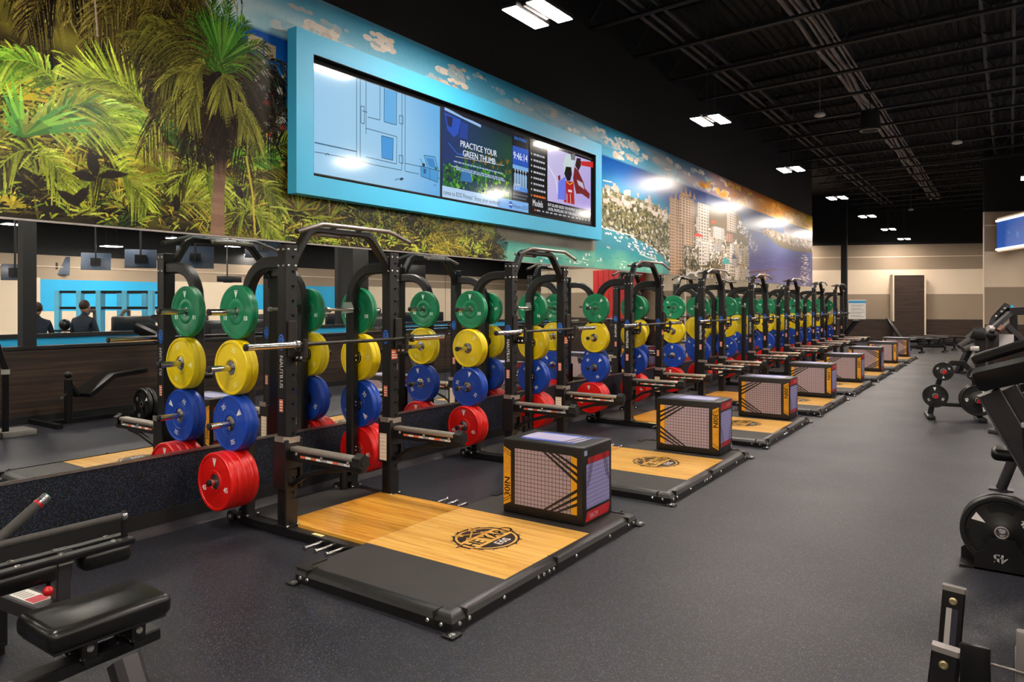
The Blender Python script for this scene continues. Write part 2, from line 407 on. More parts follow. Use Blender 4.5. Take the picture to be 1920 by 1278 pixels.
# ---- half wall beside the aisle and everything past it (seen in the mirrors)
HX = 1.05
MB().box(HX, HX+.14, -4, 24.2, 0, 1.02).build('wall_divider', mat_wood('divider_boards', '#1f1612', '#372820', '#54402f', (22, .55, 22), None, .5), kind='structure', smooth=0)
MB().box(HX-.03, HX+.17, -4, 24.2, 1.02, 1.06).build('trim_7', BLKM, kind='structure', smooth=0)
MB().box(HX-.02, HX, -4, 24.2, 0, .10).build('baseboard_right', BLKM, kind='structure', smooth=0)
MB().box(2.9, 3.04, -4, 22, 0, 1.10).build('wall_rear_divider', SKYB, kind='structure', smooth=0)
MB().box(2.87, 3.07, -4, 22, 1.10, 1.16).build('trim_8', BLKM, kind='structure', smooth=0)
def wallY(name, y0, y1, bands):
    mb = MB(); mats = []
    for (z0, z1, m_) in bands:
        if m_ not in mats: mats.append(m_)
        mb.m(mats.index(m_)).box(16, 16.3, y0, y1, z0, z1)
    return mb.build(name, mats, kind='structure', smooth=0)
B_ = [(3.12, 4.3, TAUPE), (4.3, 8, BLKW)]
Wn = lambda a, b_, n: wallY(n, a, b_, [(0, 1.4, CREAMW), (1.4, 2.5, CREAMW), (2.5, 3.25, TAUPE), (3.25, 8, BLKW)])
Bn = lambda a, b_, n: wallY(n, a, b_, [(0, 1.4, CREAMW), (1.4, 2.45, SKYB), (2.45, 3.25, TAUPE), (3.25, 8, BLKW)])
Wn(-6, 10.6, 'wall_opposite'); Bn(10.6, 14.6, 'wall_opposite'); Wn(14.6, 18.4, 'wall_opposite'); Bn(18.4, 23.6, 'wall_opposite'); Wn(23.6, 48, 'wall_opposite')
MB().box(15.97, 16, -6, 44, 2.86, 2.89).build('trim_9', CREAMW, kind='structure', smooth=0)
MB().box(-6, 18, -6.2, -6, 0, 8).build('wall_front', mat('rear_paint', '#8f867c', .7), kind='structure', smooth=0)

# ---- roof: corrugated deck, joists, conduits
DZ = 6.35
mb = MB(); xs = []
x = -5.6
while x < 18.2:
    xs += [(x, 0), (x+.05, 0), (x+.075, .04), (x+.125, .04)]; x += .15
vs = []; fs = []
for i, (x, dz) in enumerate(xs):
    vs += [(x, -6.2, DZ+dz), (x, 46, DZ+dz)]
    if i: fs.append((2*i-2, 2*i, 2*i+1, 2*i-1))
mb.add(vs, fs); mb.build('ceiling', CEILM, kind='structure', smooth=0)
MB().box(-8, 18.5, -6.2, 46, DZ+.05, DZ+.15).build('ceiling_slab', CEILM, kind='structure', smooth=0)
JZ = 5.66; jd = Vector((1, -.093, 0)).normalized()
jm = MB(); L = 22.; zt = DZ-.03
for s_ in (-.028, .028):
    jm.box(0, L, s_-.022, s_+.022, JZ-.004, JZ+.004); jm.box(0, L, s_-(.004 if s_ > 0 else 0), s_+(.004 if s_ < 0 else 0), JZ, JZ+.045)
    jm.box(0, L, s_-.022, s_+.022, zt-.004, zt+.004); jm.box(0, L, s_-.003, s_+.003, zt-.045, zt)
n = 0; x = .15
while x < L-.6:
    jm.cyl((x, 0, JZ+.02), (x+.5, 0, zt-.02), .012, 6); jm.cyl((x+.5, 0, zt-.02), (x+1., 0, JZ+.02), .012, 6)
    if n % 2 == 0: jm.cyl((x+.5, 0, JZ+.02), (x+.5, 0, zt-.02), .009, 6)
    x += 1.; n += 1
j0 = None
for k in range(-8, 19):
    y = 9.27+1.5*k+.10
    if j0 is None:
        j0 = jm.build('roof_joist', JOISTM, kind='structure', smooth=0); j = j0
    else:
        j = j0.copy(); COL.objects.link(j)
    j.location = (-5.3, y, 0); j.rotation_euler = (0, 0, math.atan2(jd.y, jd.x))
def conduit(name, x, z, n, r, y0, y1, wob, m_):
    mb = MB()
    for i in range(n):
        ph = random.random()*6; pts = []
        k = 40
        for q in range(k+1):
            yy = y0+(y1-y0)*q/k
            pts.append((x+(i-n/2)*r*2.6+wob*math.sin(yy*.9+ph)*.6+wob*.5*math.sin(yy*2.3+ph*2), yy, z+wob*.4*math.sin(yy*1.7+ph)+(i % 2)*r))
        mb.tube(pts, r, 6)
    o = mb.build(name, m_, smooth=60); o['kind'] = 'structure'; return o
conduit('ceiling_conduit', -2.42, 5.78, 3, .035, 2, 33, .035, PIPEM)
conduit('ceiling_conduit', -2.22, 5.80, 2, .02, 2, 33, .01, PIPEM)
DPIPE = mat('dull_conduit', '#3a3636', .5, .2, .3, 3)
for x in (-4.28, -4.12, -3.90): conduit('ceiling_conduit', x, 5.73, 1, .03, 2, 33, 0, DPIPE)
for x in (-.3, .1, .9): conduit('ceiling_conduit', x, 5.9, 1, .03, 2, 33, .01, DPIPE)

# ------------------------------------------------------------------ high bay lights
EM = mat_emit('led_panel', '#fff2e4', 225.)
HOUS = mat('light_housing', '#2a2a2c', .5, .2)
lt = thing('high_bay_light', 'twin panel high bay light hanging', 'light', (0, 0, 0), 0, 'twin panel high bay lights')
mb = MB(); mb.box(-.22, -.045, -.29, .29, .004, .05, bev=.012); mb.box(.045, .22, -.29, .29, .004, .05, bev=.012); mb.box(-.06, .06, -.2, .2, .02, .075, bev=.01)
mb.build('housing', HOUS, lt)
for s_ in (-1, 1):
    MB().box(s_*.132-.075, s_*.132+.075, -.275, .275, 0, .006).build('led_panel', EM, lt, 0)
for s_ in (-1, 1):
    MB().cyl((0, s_*.17, .07), (0, s_*.17, DZ-4.326), .005, 6).build('suspension_cable', DPIPE, lt)
LZ = 4.326
rows = [(-3.60, 5.63, -2, 6, 'row over the racks'), (.41, 4.8, -2, 3, 'row over the divider wall'), (4.6, 5.4, -2, 6, 'row beyond the divider wall'), (-7.6, 28.2, 0, 1, 'added row behind the mural wall'), (.41, 28.2, 0, 1, 'added row past the lit sign'), (8.8, 5.0, -2, 6, 'outer row of the hall'), (13., 5.4, -2, 6, 'row by the opposite wall')]  # rows behind mural wall and past sign: unseen, added to brighten far end
first = True
for (lx, ly, k0, k1, nm) in rows:
    for k in range(k0, k1+1):
        y = ly+4.7*k
        lab = 'lit twin panel high bay light, number %s in the %s' % (ORD[k-k0], nm)
        if first: lt.location = (lx, y, LZ); lt['label'] = lab; first = False
        else: dup(lt, (lx, y, LZ), lab)
for k, p in enumerate(((12.650, 8.603, 3.843), (18.359, 11.950, 3.460), (14.548, 12.153, 3.552), (10.820, 12.298, 3.638), (13.826, 16.299, 3.790), (15.934, 18.489, 3.672))):
    dup(lt, p, 'lit twin panel high bay light hung low deep in the hall, number %s' % ORD[k])
# ceiling devices
t = thing('wireless_antenna', 'white round device hung on a cord above the aisle, first from the screens', 'ceiling device', (-2.95, 14.5, 5.19))
for tt in (t,):
    MB().lathe([(.03, .07), (.08, .055), (.105, .02), (.095, 0), (.05, -.015), (.01, -.02)], 20, None, True).build('case', WHT, tt)
    MB().cyl((0, 0, .08), (0, 0, 1.1), .006, 6).build('cord', GREY, tt)
dup(t, (-.95, 18.6, 5.17), 'white round device hung high over the aisle, beside the grey conduits')
dup(t, (-3.314, 33.447, 5.461), 'white round device hung before the black upper end wall')
t = thing('ceiling_speaker', 'black cylindrical pendant speaker below the roof joists', 'speaker', (-2.25, 15.6, 5.05))
MB().lathe([(.17, 0), (.19, .02), (.165, .36), (.05, .40), (.02, .42)], 24, None, True).build('can', BLKM, t)
MB().lathe([(.185, 0), (.19, -.012), (.15, -.012)], 24, None, False).build('rim', GREY, t)
MB().cyl((0, 0, .4), (0, 0, 1.2), .008, 6).build('hanger', BLKM, t)
dup(t, (-2.913, 32.995, 5.895), 'small black pendant speaker high before the far end wall')

# ------------------------------------------------------------------ power racks (origin: rack centre on the floor, local y along the wall)
UX, UY, RXX = -4.255, .520, -4.71
PITCH = 2.81; RC0 = 3.845
ux, rx = 0., RXX-UX          # rack origin sits under the front uprights
rack = thing('power_rack', 'x', 'rack', (UX, RC0, 0), 0, 'black half racks along the mirror wall')
HX_, HY_ = .045, .05
for s_ in (-1, 1):
    y0 = s_*UY
    mb = MB()
    mb.box(-HX_, HX_-.006, y0-HY_, y0+HY_, .07, 2.07, bev=.004, seg=1)
    # comb plate with hook slots on the aisle face
    # plate as strips so the slots stay open
    last = .075; k = .26
    mb.m(0)
    while k < 1.98:
        mb.box(HX_-.006, HX_+.006, y0-HY_, y0+HY_, last, k); mb.box(HX_-.006, HX_+.006, y0-HY_, y0-.004, k, k+.052)
        mb.box(HX_-.006, HX_+.006, y0+.02, y0+.032, k+.036, k+.052)
        last = k+.052; k += .105
    mb.box(HX_-.006, HX_+.006, y0-HY_, y0+HY_, last, 2.07)
    mb.box(-.065, .075, y0-.062, y0+.062, .064, .076)
    up = mb.build('upright', BLK, rack, 0)
    b = MB()
    for z in (2.035, 1.92):
        for q in (-.026, .026):
            b.v; bolt(b, (q, y0-HY_, z), (0, -1, 0)); bolt(b, (q, y0+HY_, z), (0, 1, 0))
        bolt(b, (HX_+.006, y0-.03, z), (1, 0, 0)); bolt(b, (HX_+.006, y0+.03, z), (1, 0, 0))
    for q in (-.045, .045): bolt(b, (.062, y0+q, .076), (0, 0, 1))
    b.build('frame_bolt', BOLT, up)
    # rear post: one bent box tube from the front upright over the plates down to the base
    path = [(-HX_, y0, 1.945), (-.16, y0, 1.945)]+[(rx+.265+.265*math.cos(R(a)), y0, 1.68+.265*math.sin(R(a))) for a in (90, 105, 120, 135, 150, 165, 180)]+[(rx, y0, .07)]
    path = [p for i, p in enumerate(path) if i == 0 or (Vector(p)-Vector(path[i-1])).length > .01]
    mb = MB().bar(path, .09, .075, up=(0, 1, 0), ch=.012)
    mb.box(rx-.07, rx+.07, y0-.062, y0+.062, .064, .076)
    rp = mb.build('rear_post', BLK, rack)
    b = MB()
    for z in (.38, .41, .77, .80, 1.16, 1.20): bolt(b, (rx+.046, y0, z), (1, 0, 0), .009)
    for q in (-.05, .05): bolt(b, (rx+.055, y0+q*.9, .076), (0, 0, 1))
    b.build('frame_bolt', BOLT, rp)
    # base beam with bolted rear foot and band pegs
    mb = MB(); mb.box(rx-.05, .765, y0-.052 if s_ < 0 else y0-.022, y0+.022 if s_ < 0 else y0+.052, .004, .064, bev=.005); mb.box(rx-.16, rx-.05, y0-.03, y0+.03, .02, .06)
    bb = mb.build('base_beam', BLK, rack, 0)
    mb = MB()
    for q in (-.05, .05):
        mb.cyl((rx-.12, y0+q-.02, .05), (rx-.12, y0+q+.02, .05), .045, 10)
    mb.cyl((rx-.12, y0-.06, .05), (rx-.12, y0+.06, .05), .02, 8)
    mb.m(1)
    for q in (-.09, .09): bolt(mb, (rx-.12, y0+q*.8, .05), (0, q, 0), .02); bolt(mb, (rx-.02, y0+q*.7, .06), (0, q, 0), .014)
    mb.build('rear_foot', [BLKM, BOLT], rack)
    for i in range(3):
        x = .44+i*.105
        mb = MB(); mb.tube([(x, y0+s_*.05, .042), (x, y0+s_*.20, .042)], .011, 12, up=(1, 0, 0)); mb.tube([(x, y0+s_*.20, .042), (x, y0+s_*.21, .042)], .017, 12, up=(1, 0, 0))
        mb.build('band_peg', CHR, rack)
    mb = MB().box(.30, .40, y0-.03, y0+.0, .064, .0655); mb.build('size_sticker', CRM, bb, 0)
    # plate pegs
    for z in (.366, .770, 1.179, 1.588):
        mb = MB(); yf = y0+s_*.0375
        prof = [(.05, 0), (.05, .012), (.0235, .014), (.0235, .275), (.019, .288), (.004, .289)]
        M = Vector((0, s_, 0)).to_track_quat('Z', 'X').to_matrix().to_4x4(); M.translation = (rx, yf, z)
        mb.lathe(prof, 16, M, True)
        pg = mb.build('plate_peg', CHR, rack)
        M2 = M.copy(); M2.translation = (rx, yf+s_*.277, z)
        MB().lathe([(.0245, 0), (.0245, .014), (.018, .018), (.003, .018)], 16, M2, True).build('peg_cap', BLKM, pg)
    # spotter arm
    mb = MB()
    zt = .64; yy = y0
    mb.box(.05, .78, yy-.028, yy+.028, zt-.10, zt-.035, bev=.004, seg=1)
    mb.box(.04, .075, yy-.065, yy+.065, zt-.16, zt+.05, bev=.004, seg=1)
    mb.box(-.06, .075, yy-.075, yy-.055, zt-.30, zt+.05, bev=.003, seg=1); mb.box(-.06, .075, yy+.055, yy+.075, zt-.30, zt+.05, bev=.003, seg=1)
    mb.bar([(.06, yy, zt-.28), (.2, yy, zt-.19), (.42, yy, zt-.125), (.6, yy, zt-.10)], .035, .03, up=(0, 1, 0))
    sa = mb.build('spotter_arm', BLK, rack, 0)
    mb = MB(); mb.box(.07, .72, yy-.036, yy+.036, zt-.034, zt, bev=.012)
    for x in (.14, .4, .66): bolt(mb, (x, yy-.03, zt-.045), (0, -1, 0), .012)
    mb.sweep([(-.03, yy-.08, zt+.055), (.06, yy-.08, zt+.055), (.075, yy-.03, zt+.045), (.075, yy+.05, zt+.045)], [(-.004, -.02), (.004, -.02), (.004, .02), (-.004, .02)])
    mb.build('steel_rail', mat('worn_bright_steel', '#c2b8ae', .36, .85, .1, 25), sa)
    for f in (-1, 1):
        mb = MB()
        for i in range(9): mb.m((0, 1, 0, 1, 2, 1, 0, 2, 1)[i]).box(.18+i*.055, .18+(i+1)*.055, yy+f*.028, yy+f*.0295, zt-.068, zt-.052)
        mb.build('hazard_tape', [ORANGE, WHT, SILV], sa, 0)
    mb = MB(); star = [((.044+.012*(i % 2))*math.cos(math.pi*i/6), (.044+.012*(i % 2))*math.sin(math.pi*i/6)) for i in range(12)]
    mb.sweep([(.715, yy, zt-.03), (.785, yy, zt-.03)], star, up=(0, 0, 1)); mb.sweep([(.785, yy, zt-.03), (.79, yy, zt-.03)], disc_pts(.03, 12))
    mb.build('end_cap', BLKM, sa)
    # bar hook
    mb = MB(); 
    mb.box(.05, .07, y0-.02+s_*.02, y0+.055+s_*.02, 1.27, 1.53, bev=.01)
    mb.box(.05, .145, y0+.02, y0+.055, 1.235, 1.312, bev=.008); mb.box(.14, .165, y0+.02, y0+.055, 1.26, 1.40, bev=.008); mb.box(-.04, .06, y0+.052, y0+.066, 1.24, 1.36)
    jh = mb.build('bar_hook', DKST, rack, 0)
    mb = MB()
    for x in (.085, .13): bolt(mb, (x, y0+.019, 1.265), (0, -1, 0), .012)
    mb.build('frame_bolt', BOLT, jh)
    # decals on the face turned to the entrance
    mb = MB(); yd = y0-HY_-.0012
    mb.m(0).poly([(.033*math.cos(2*math.pi*i/24), yd, 1.375+.058*math.sin(2*math.pi*i/24)) for i in range(24)])
    mb.m(1); rr = lambda q, a: (q*.6*math.cos(R(a)), yd-.0006, 1.375+q*math.sin(R(a)))
    for (ra, rb, a0, a1) in ((.036, .046, 40, 330), (.014, .023, -60, 210)):
        n = 18
        mb.add([p for i in range(n+1) for p in (rr(ra, a0+(a1-a0)*i/n), rr(rb, a0+(a1-a0)*i/n))], [(2*i, 2*i+2, 2*i+3, 2*i+1) for i in range(n)])
    mb.add([rr(.023, 210), rr(.036, 330), (.006, yd-.0006, 1.36), (-.01, yd-.0006, 1.362)], [(0, 1, 2, 3)])
    if s_ < 0: mb.m(2).text('NAUTILUS', .050, (.002, yd, 1.165), (0, 0, -1), (1, 0, 0), 'C', .0012)
    mb.build('maker_decal', [BLUEL, BLKM, WHT], up, 0)
    mb = MB(); mb.m(0).box(-.02, .02, yd, yd+.001, .88, .97); mb.m(1)
    for i in range(4): mb.box(-.016, .016, yd-.0008, yd, .888+i*.02, .896+i*.02)
    if s_ > 0:
        mb.m(0).box(.052, .0525, y0-.035, y0+.035, 1.19, 1.27); mb.m(1)
        for i in range(3): mb.box(.0526, .053, y0-.03, y0+.03, 1.2+i*.022, 1.208+i*.022)
        mb.m(2).box(-.04, .04, yd-.03, yd-.029, .36, .58); mb.m(1)
        for i in range(7): mb.box(-.034, .034, yd-.031, yd-.03, .37+i*.03, .38+i*.03)
    mb.build('warning_sticker', [ORANGE, WHT, CREAMW], up, 0)
# pull up arch and multi grip bar
p0 = [(0, -UY+.02, 1.86), (0, -UY+.06, 1.98), (0, -.345, 2.17), (0, -.29, 2.2), (0, .24, 2.2), (0, .30, 2.17), (0, .47, 1.98), (0, UY-.02, 1.84)]
mb = MB().bar(p0, .05, .075, up=(1, 0, 0), ch=.01); mb.box(-.03, .03, -UY-.0, -UY+.055, 1.80, 2.0); mb.box(-.03, .03, UY-.055, UY, 1.80, 2.0)
ar = mb.build('pull_up_arch', BLK, rack)
mb = MB(); gp = [(.09, -.50, 2.165), (.09, -.27, 2.235), (.09, .42, 2.235), (.09, .66, 2.165)]
mb.tube(gp, .0165, 12, up=(1, 0, 0))
for y in (-.13, .13): mb.tube([(-.16, y, 2.185), (-.02, y, 2.21), (.09, y, 2.235)], .0165, 10)
mb.tube([(-.16, -.2, 2.185), (-.16, .2, 2.185)], .0165, 10, up=(1, 0, 0))
gb = mb.build('grip_bar', STEEL, rack)
mb = MB()
for y, d in ((-.50, -1), (.66, 1)): mb.tube([(.09, y, 2.165), (.09, y+d*.012, 2.161)], .018, 12, up=(1, 0, 0))
mb.build('grip_end', BLKM, gb)
mb = MB(); mb.lathe([(.001, .0), (.034, .0), (.034, .26), (.028, .26), (.028, .02), (.001, .02)], 18, Matrix.Translation((rx+.02, UY-.115, .068)), False); mb.box(rx-.0, rx+.04, UY-.09, UY-.04, .12, .17)
mb.build('bar_tube', BLK, rack)
# bar-parking pin on the inner rear post
mb = MB(); mb.tube([(rx+.05, UY-.04, 1.60), (rx+.05, UY-.33, 1.60)], .013, 10, up=(1, 0, 0))
mb.tube([(rx+.05, UY-.30, 1.60), (rx+.05, UY-.33, 1.60)], .02, 10, up=(1, 0, 0))
pk = mb.build('storage_pin', STEEL, rack)
mb = MB().prism([(rx+.044, UY-.16, 1.565), (rx+.044, UY-.04, 1.575), (rx+.044, UY-.03, 1.61), (rx+.044, UY-.06, 1.665), (rx+.044, UY-.14, 1.66)], (.012, 0, 0))
mb.build('pin_plate', mat('clear_grey_plastic', '#7d8a83', .25, 0, .05), pk, 0)
rack['label'] = 'first black half rack along the mirror wall, beside the speckled platform end'

# ------------------------------------------------------------------ olympic bar
bar = thing('barbell', 'x', 'barbell', (UX+.115, 3.912, 1.360), 0, 'barbells resting on the rack hooks')
mb = MB(); mb.tube([(0, -.60, 0), (0, .60, 0)], .0135, 14, up=(1, 0, 0)); mb.build('shaft', DKST, bar)
for s_ in (-1, 1):
    M = Vector((0, s_, 0)).to_track_quat('Z', 'X').to_matrix().to_4x4()
    mb = MB().lathe([(.0135, .580), (.033, .585), (.033, .608), (.0235, .612), (.0235, 1.0), (.019, 1.006), (.004, 1.006)], 18, M, True); sl = mb.build('sleeve', CHR, bar)
    MB().lathe([(.024, 1.001), (.0245, 1.011), (.012, 1.015), (.002, 1.015)], 18, M, True).build('end_cap', BLKM, sl)

# ------------------------------------------------------------------ bumper plates (axis along y)
def make_plate(kind, r, t, m_, num, mk, seg=56):
    o = thing('bumper_plate', 'x', 'weight plate')
    Mx = Matrix(((1, 0, 0, 0), (0, 0, 1, 0), (0, -1, 0, 0), (0, 0, 0, 1)))   # lathe z -> world y
    h = t/2
    if kind == 'green': half = [(.024, h*.55), (.055, h*.55), (.06, h*.8), (.095, h*.8), (.098, h*.66), (.102, h*.8), (r*.86, h*.82), (r*.875, h), (r*.975, h), (r, h*.7)]
    elif kind == 'blue': half = [(.024, h*.5), (.058, h*.5), (.062, h*.86), (.094, h*.9), (.097, h*.8), (.1, h*.9), (r*.9, h*.9), (r*.915, h), (r*.975, h), (r, h*.75)]
    else: half = [(.024, h*.5), (.056, h*.5), (.06, h*.95), (.08, h*.95), (.083, h*.82), (r*.86, h*.82), (r*.875, h*.78), (r*.89, h), (r*.965, h), (r*.99, h*.8), (r, h*.5)]
    prof = [(a, -b) for a, b in half]+[(a, b) for a, b in reversed(half)]
    mb = MB().lathe(prof+[prof[0]], seg, Mx, False); body = mb.build('disc', m_, o, 40)
    mb = MB(); hr = .034 if kind == 'green' else .054
    mb.lathe([(.0245, -h*.9), (.03, -h*.98), (hr, -h*.72), (hr, -h*.4), (hr, h*.4), (hr, h*.72), (.03, h*.98), (.0245, h*.9), (.0245, -h*.9)], 28, Mx, False)
    mb.build('steel_hub', CHR, o)
    mb = MB(); rn = r*.66; ht = r*.19
    for f in (-1, 1):
        yv = f*(h*.9 if kind == 'blue' else h*.82)+f*.0012; xd0 = Vector((-f, 0, 0)) if f > 0 else Vector((1, 0, 0))
        for a in ((200, -20) if kind != 'blue' else (130, -65)):
            c = Vector((rn*math.cos(R(a)), yv, rn*math.sin(R(a)))); upv = Vector((math.cos(R(a)), 0, math.sin(R(a))))
            if kind in ('red', 'green'): upv = Vector((0, 0, 1))
            if kind == 'blue': upv = upv if a > 0 else -upv
            xd = Vector((0, -f, 0)).cross(upv)*(-1)
            xd = upv.cross(Vector((0, f, 0))) 
            mb.text(num, ht*1.3, c, xd, upv, 'C', .0022)
        # triangle emblem pointing to the hub
        a = 88 if kind != 'blue' else 45
        e = Vector((math.cos(R(a)), 0, math.sin(R(a)))); p = Vector((-e.z, 0, e.x)); c = e*(r*.66)+Vector((0, yv, 0)); w = r*.115
        q = [c+e*w*1.25-p*w, c+e*w*1.25+p*w, c-e*w*1.3]
        mb.add([q[0]+(q[2]-q[0])*.16, q[1]+(q[2]-q[1])*.16, q[2]], [(0, 1, 2)])
        mb.add([q[0], q[1], q[1]+(q[2]-q[1])*.1, q[0]+(q[2]-q[0])*.1], [(0, 1, 2, 3)])
    mb.build('lettering', mk, o, 0)
    return o
KINDS = [('red', .211, .057, P_RED, '45', WHT, .366, 4), ('blue', .2055, .054, P_BLU, '35', WHT, .770, 2), ('yellow', .2035, .050, P_YEL, '25', CRM, 1.179, 2), ('green', .200, .029, P_GRN, '10', MINT, 1.588, 2)]
proto = {k[0]: make_plate(*k[:6]) for k in KINDS}
used = set()

# ------------------------------------------------------------------ lifting platforms
BAMB = mat_wood('bamboo_boards', '#cb9040', '#dfab54', '#eabd6c', (2.2, 40, 40), (1, .022, .9), .3, .5, .15)
BAMB2 = mat_wood('worn_bamboo_boards', '#b87620', '#d29432', '#dfaa4a', (2.2, 30, 40), (1, .022, .9), .3, .5, .15)
plat = thing('lifting_platform', 'x', 'platform', (-2.285, 2.78, 0), 0, 'lifting platforms in a row')
W_, X0, XW = 2.16, -1.195, -2.03
mb = MB()
prof = [(0, 0), (.065, 0), (.065, .05), (.052, .074), (.03, .087), (0, .09)]       # outer edge rounded
def edge(mb, path):  mb.sweep(path, [(a-.065, b) for a, b in prof], up=(0, 0, 1))
# aisle edge, entrance edge, far edge (mitred)
mb.sweep([(X0, 0, 0), (0, 0, 0), (0, W_, 0), (X0, W_, 0)], [(-(a-.0), b) for a, b in [(.065, 0), (0, 0), (0, .05), (.013, .074), (.035, .087), (.065, .09)]], up=(0, 0, 1))
fr = mb.build('steel_edge', BLK, plat, 25)
mb = MB()
for y in (.06, .14, .45, .80, .86, .92, .97, 1.25, 1.72, 2.02, 2.1): bolt(mb, (-.001, y, .036), (1, 0, 0), .012)
for x in (-1.15, -1.09, -.16, -.07):
    bolt(mb, (x, .001, .036), (0, -1, 0), .012); bolt(mb, (x, W_-.001, .036), (0, 1, 0), .012)
mb.build('frame_bolt', BOLT, fr)
for (x, y) in ((.0, -.0), (.0, W_), (X0, -.0), (X0, W_)):
    mb = MB(); mb.m(0); mb.box(x-.03, x+.045, y-.05 if y < 1 else y-.03, y+.03 if y < 1 else y+.05, 0, .014, bev=.004, seg=1); mb.m(1); bolt(mb, (x+.02, y-.025 if y < 1 else y+.025, .014), (0, 0, 1), .02)
    mb.build('anchor_foot', [BLK, BOLT], plat)
for x in (-.12, -1.1):
    for y in (-.002, W_-.07): MB().box(x-.004, x+.004, y, y+.072, .0, .0925).build('joint_plate', DKST, plat, 0)
for y in (.12, 1.02, 2.02): MB().box(-.07, .0025, y-.004, y+.004, 0, .0905).build('joint_plate', DKST, plat, 0)
for f in (0, 1):
    g = lambda a, b_: (a, b_) if not f else (W_-b_, W_-a)
    MB().box(X0, X0+.11, *g(0, .075), .086, .092).box(X0, X0+.05, *g(.07, .2), .086, .0915).build('corner_plate', DKST, plat, 0)
for (a, b_) in ((.065, .566), (1.564, W_-.065)):
    MB().box(X0+.01, -.062, a, b_, .004, .084, bev=.006).build('rubber_deck', RUB, plat, 0)
mb = MB(); mb.box(X0+.001, -.062, .568, 1.562, .01, .083); mb.build('wood_deck', BAMB, plat, 0)
MB().box(XW, X0-.001, .60, 1.53, .01, .083).box(-1.88, X0-.001, .568, .60, .01, .083).box(-1.88, X0-.001, 1.53, 1.562, .01, .083).build('worn_wood_deck', BAMB2, plat, 0)
MB().box(XW-.46, XW-.004, .586, 1.566, .004, .066, bev=.004).build('rubber_deck', RUB, plat, 0)
# printed emblem
mb = MB(); cx_, cy_, zz = -.595, 1.085, .0842; RR = .225
P = lambda a, b_, dz=0.: (cx_-b_, cy_+a, zz+dz)          # a = reading direction (+y), b = letter-up (-x)
def ringseg(ra, rb, a0, a1, n=20, dz=0.):
    mb.add([p for i in range(n+1) for p in (P(ra*math.cos(R(a0+(a1-a0)*i/n)), ra*math.sin(R(a0+(a1-a0)*i/n)), dz), P(rb*math.cos(R(a0+(a1-a0)*i/n)), rb*math.sin(R(a0+(a1-a0)*i/n)), dz))], [(2*i, 2*i+2, 2*i+3, 2*i+1) for i in range(n)])
mb.m(0)
ringseg(RR*.93, RR, 14, 166, 30); ringseg(RR*.93, RR, 194, 346, 30)
def cap(r, b0, sgn, dz=0.):
    n = 24; a0 = math.asin(b0/r); pts = []
    for i in range(n+1):
        a = a0+(math.pi-2*a0)*i/n; pts.append(P(r*math.cos(a)*1., sgn*r*math.sin(a), dz))
    if sgn < 0: pts = pts[::-1]
    mb.poly(pts)
cap(RR*.86, .078, 1); cap(RR*.86, .078, -1)
for k in range(16):
    a = k*22.5+6
    if abs(math.sin(R(a))) < .25: continue
    for d in (-1, 1):
        mb.add([P(RR*.99*math.cos(R(a-2)), RR*.99*math.sin(R(a-2))), P(RR*.99*math.cos(R(a+2)), RR*.99*math.sin(R(a+2))), P(RR*1.11*math.cos(R(a+5*d)), RR*1.11*math.sin(R(a+5*d)))], [(0, 1, 2)])
mb.text('THE YARD', .142, P(0, 0), (0, 1, 0), (-1, 0, 0), 'C', .004, .80)
# crossed dumbbells
mb.m(1)
for sgn in (-1, 1):
    d = Vector((math.cos(R(33)), math.sin(R(33)))); q = Vector((-d.y, d.x)); c = Vector((0, .128))
    def quad(l0, l1, w):
        mb.add([P((c.x+(d.x*l+q.x*w_)*1)*sgn, c.y+d.y*l+q.y*w_, .0006) for (l, w_) in ((l0, -w), (l1, -w), (l1, w), (l0, w))], [(0, 1, 2, 3)])
    quad(-.115, .115, .006)
    for l in (-.115, -.085, .075, .105): quad(l-.012, l+.012, .026)
mb.m(2).text('EōS', .085, P(.01, -.125, .0006), (0, 1, 0), (-1, 0, 0), 'C', .003)
mb.build('printed_emblem', [mat('emblem_black', '#241712', .45), mat('emblem_gold', '#c9943f', .4), WHT], plat, 0)

# ------------------------------------------------------------------ plyometric boxes: centre origin so they can be turned over
def grid_mat(name, c, line, s):
    m, nt, b = newmat(name)
    tc = nt.nodes.new('ShaderNodeTexCoord'); bk = nt.nodes.new('ShaderNodeTexBrick')
    bk.offset = 0; bk.inputs['Scale'].default_value = s; bk.inputs['Mortar Size'].default_value = .035; bk.inputs['Brick Width'].default_value = .5; bk.inputs['Row Height'].default_value = .5; bk.inputs['Mortar Smooth'].default_value = .2
    bk.inputs['Color1'].default_value = (*lin(c), 1); bk.inputs['Color2'].default_value = (*lin(c), 1); bk.inputs['Mortar'].default_value = (*lin(line), 1)
    nt.links.new(tc.outputs['UV'], bk.inputs['Vector']); nt.links.new(bk.outputs['Color'], b.inputs['Base Color']); b.inputs['Roughness'].default_value = .45
    return m
G_MAU = grid_mat('mauve_grid_vinyl', '#a8979f', '#3c2a36', 1.0); G_LAV = grid_mat('lavender_grid_vinyl', '#8b86b4', '#4c4878', 1.0)
YEL = mat('amber_print', '#d79a12', .45, 0, .04); CRIM = mat('crimson_print', '#a5121c', .45, 0, .06); LAV = mat('lavender_print', '#a9a4c4', .45, 0, .05); BLP = mat('blue_print', '#3558c4', .45, 0, .2, 5)
VBLK = mat('black_box_vinyl', '#17120f', .42, 0, .12, 12, .02)
bx = thing('plyo_box', 'x', 'plyo box', (-2.80, 4.65, .364), 0, 'padded jump boxes on the platforms')
LX, LY, LZ_ = .345, .22, .278
MB().box(-LX, LX, -LY, LY, -LZ_, LZ_, bev=.014, seg=3).build('padded_body', VBLK, bx, 30)
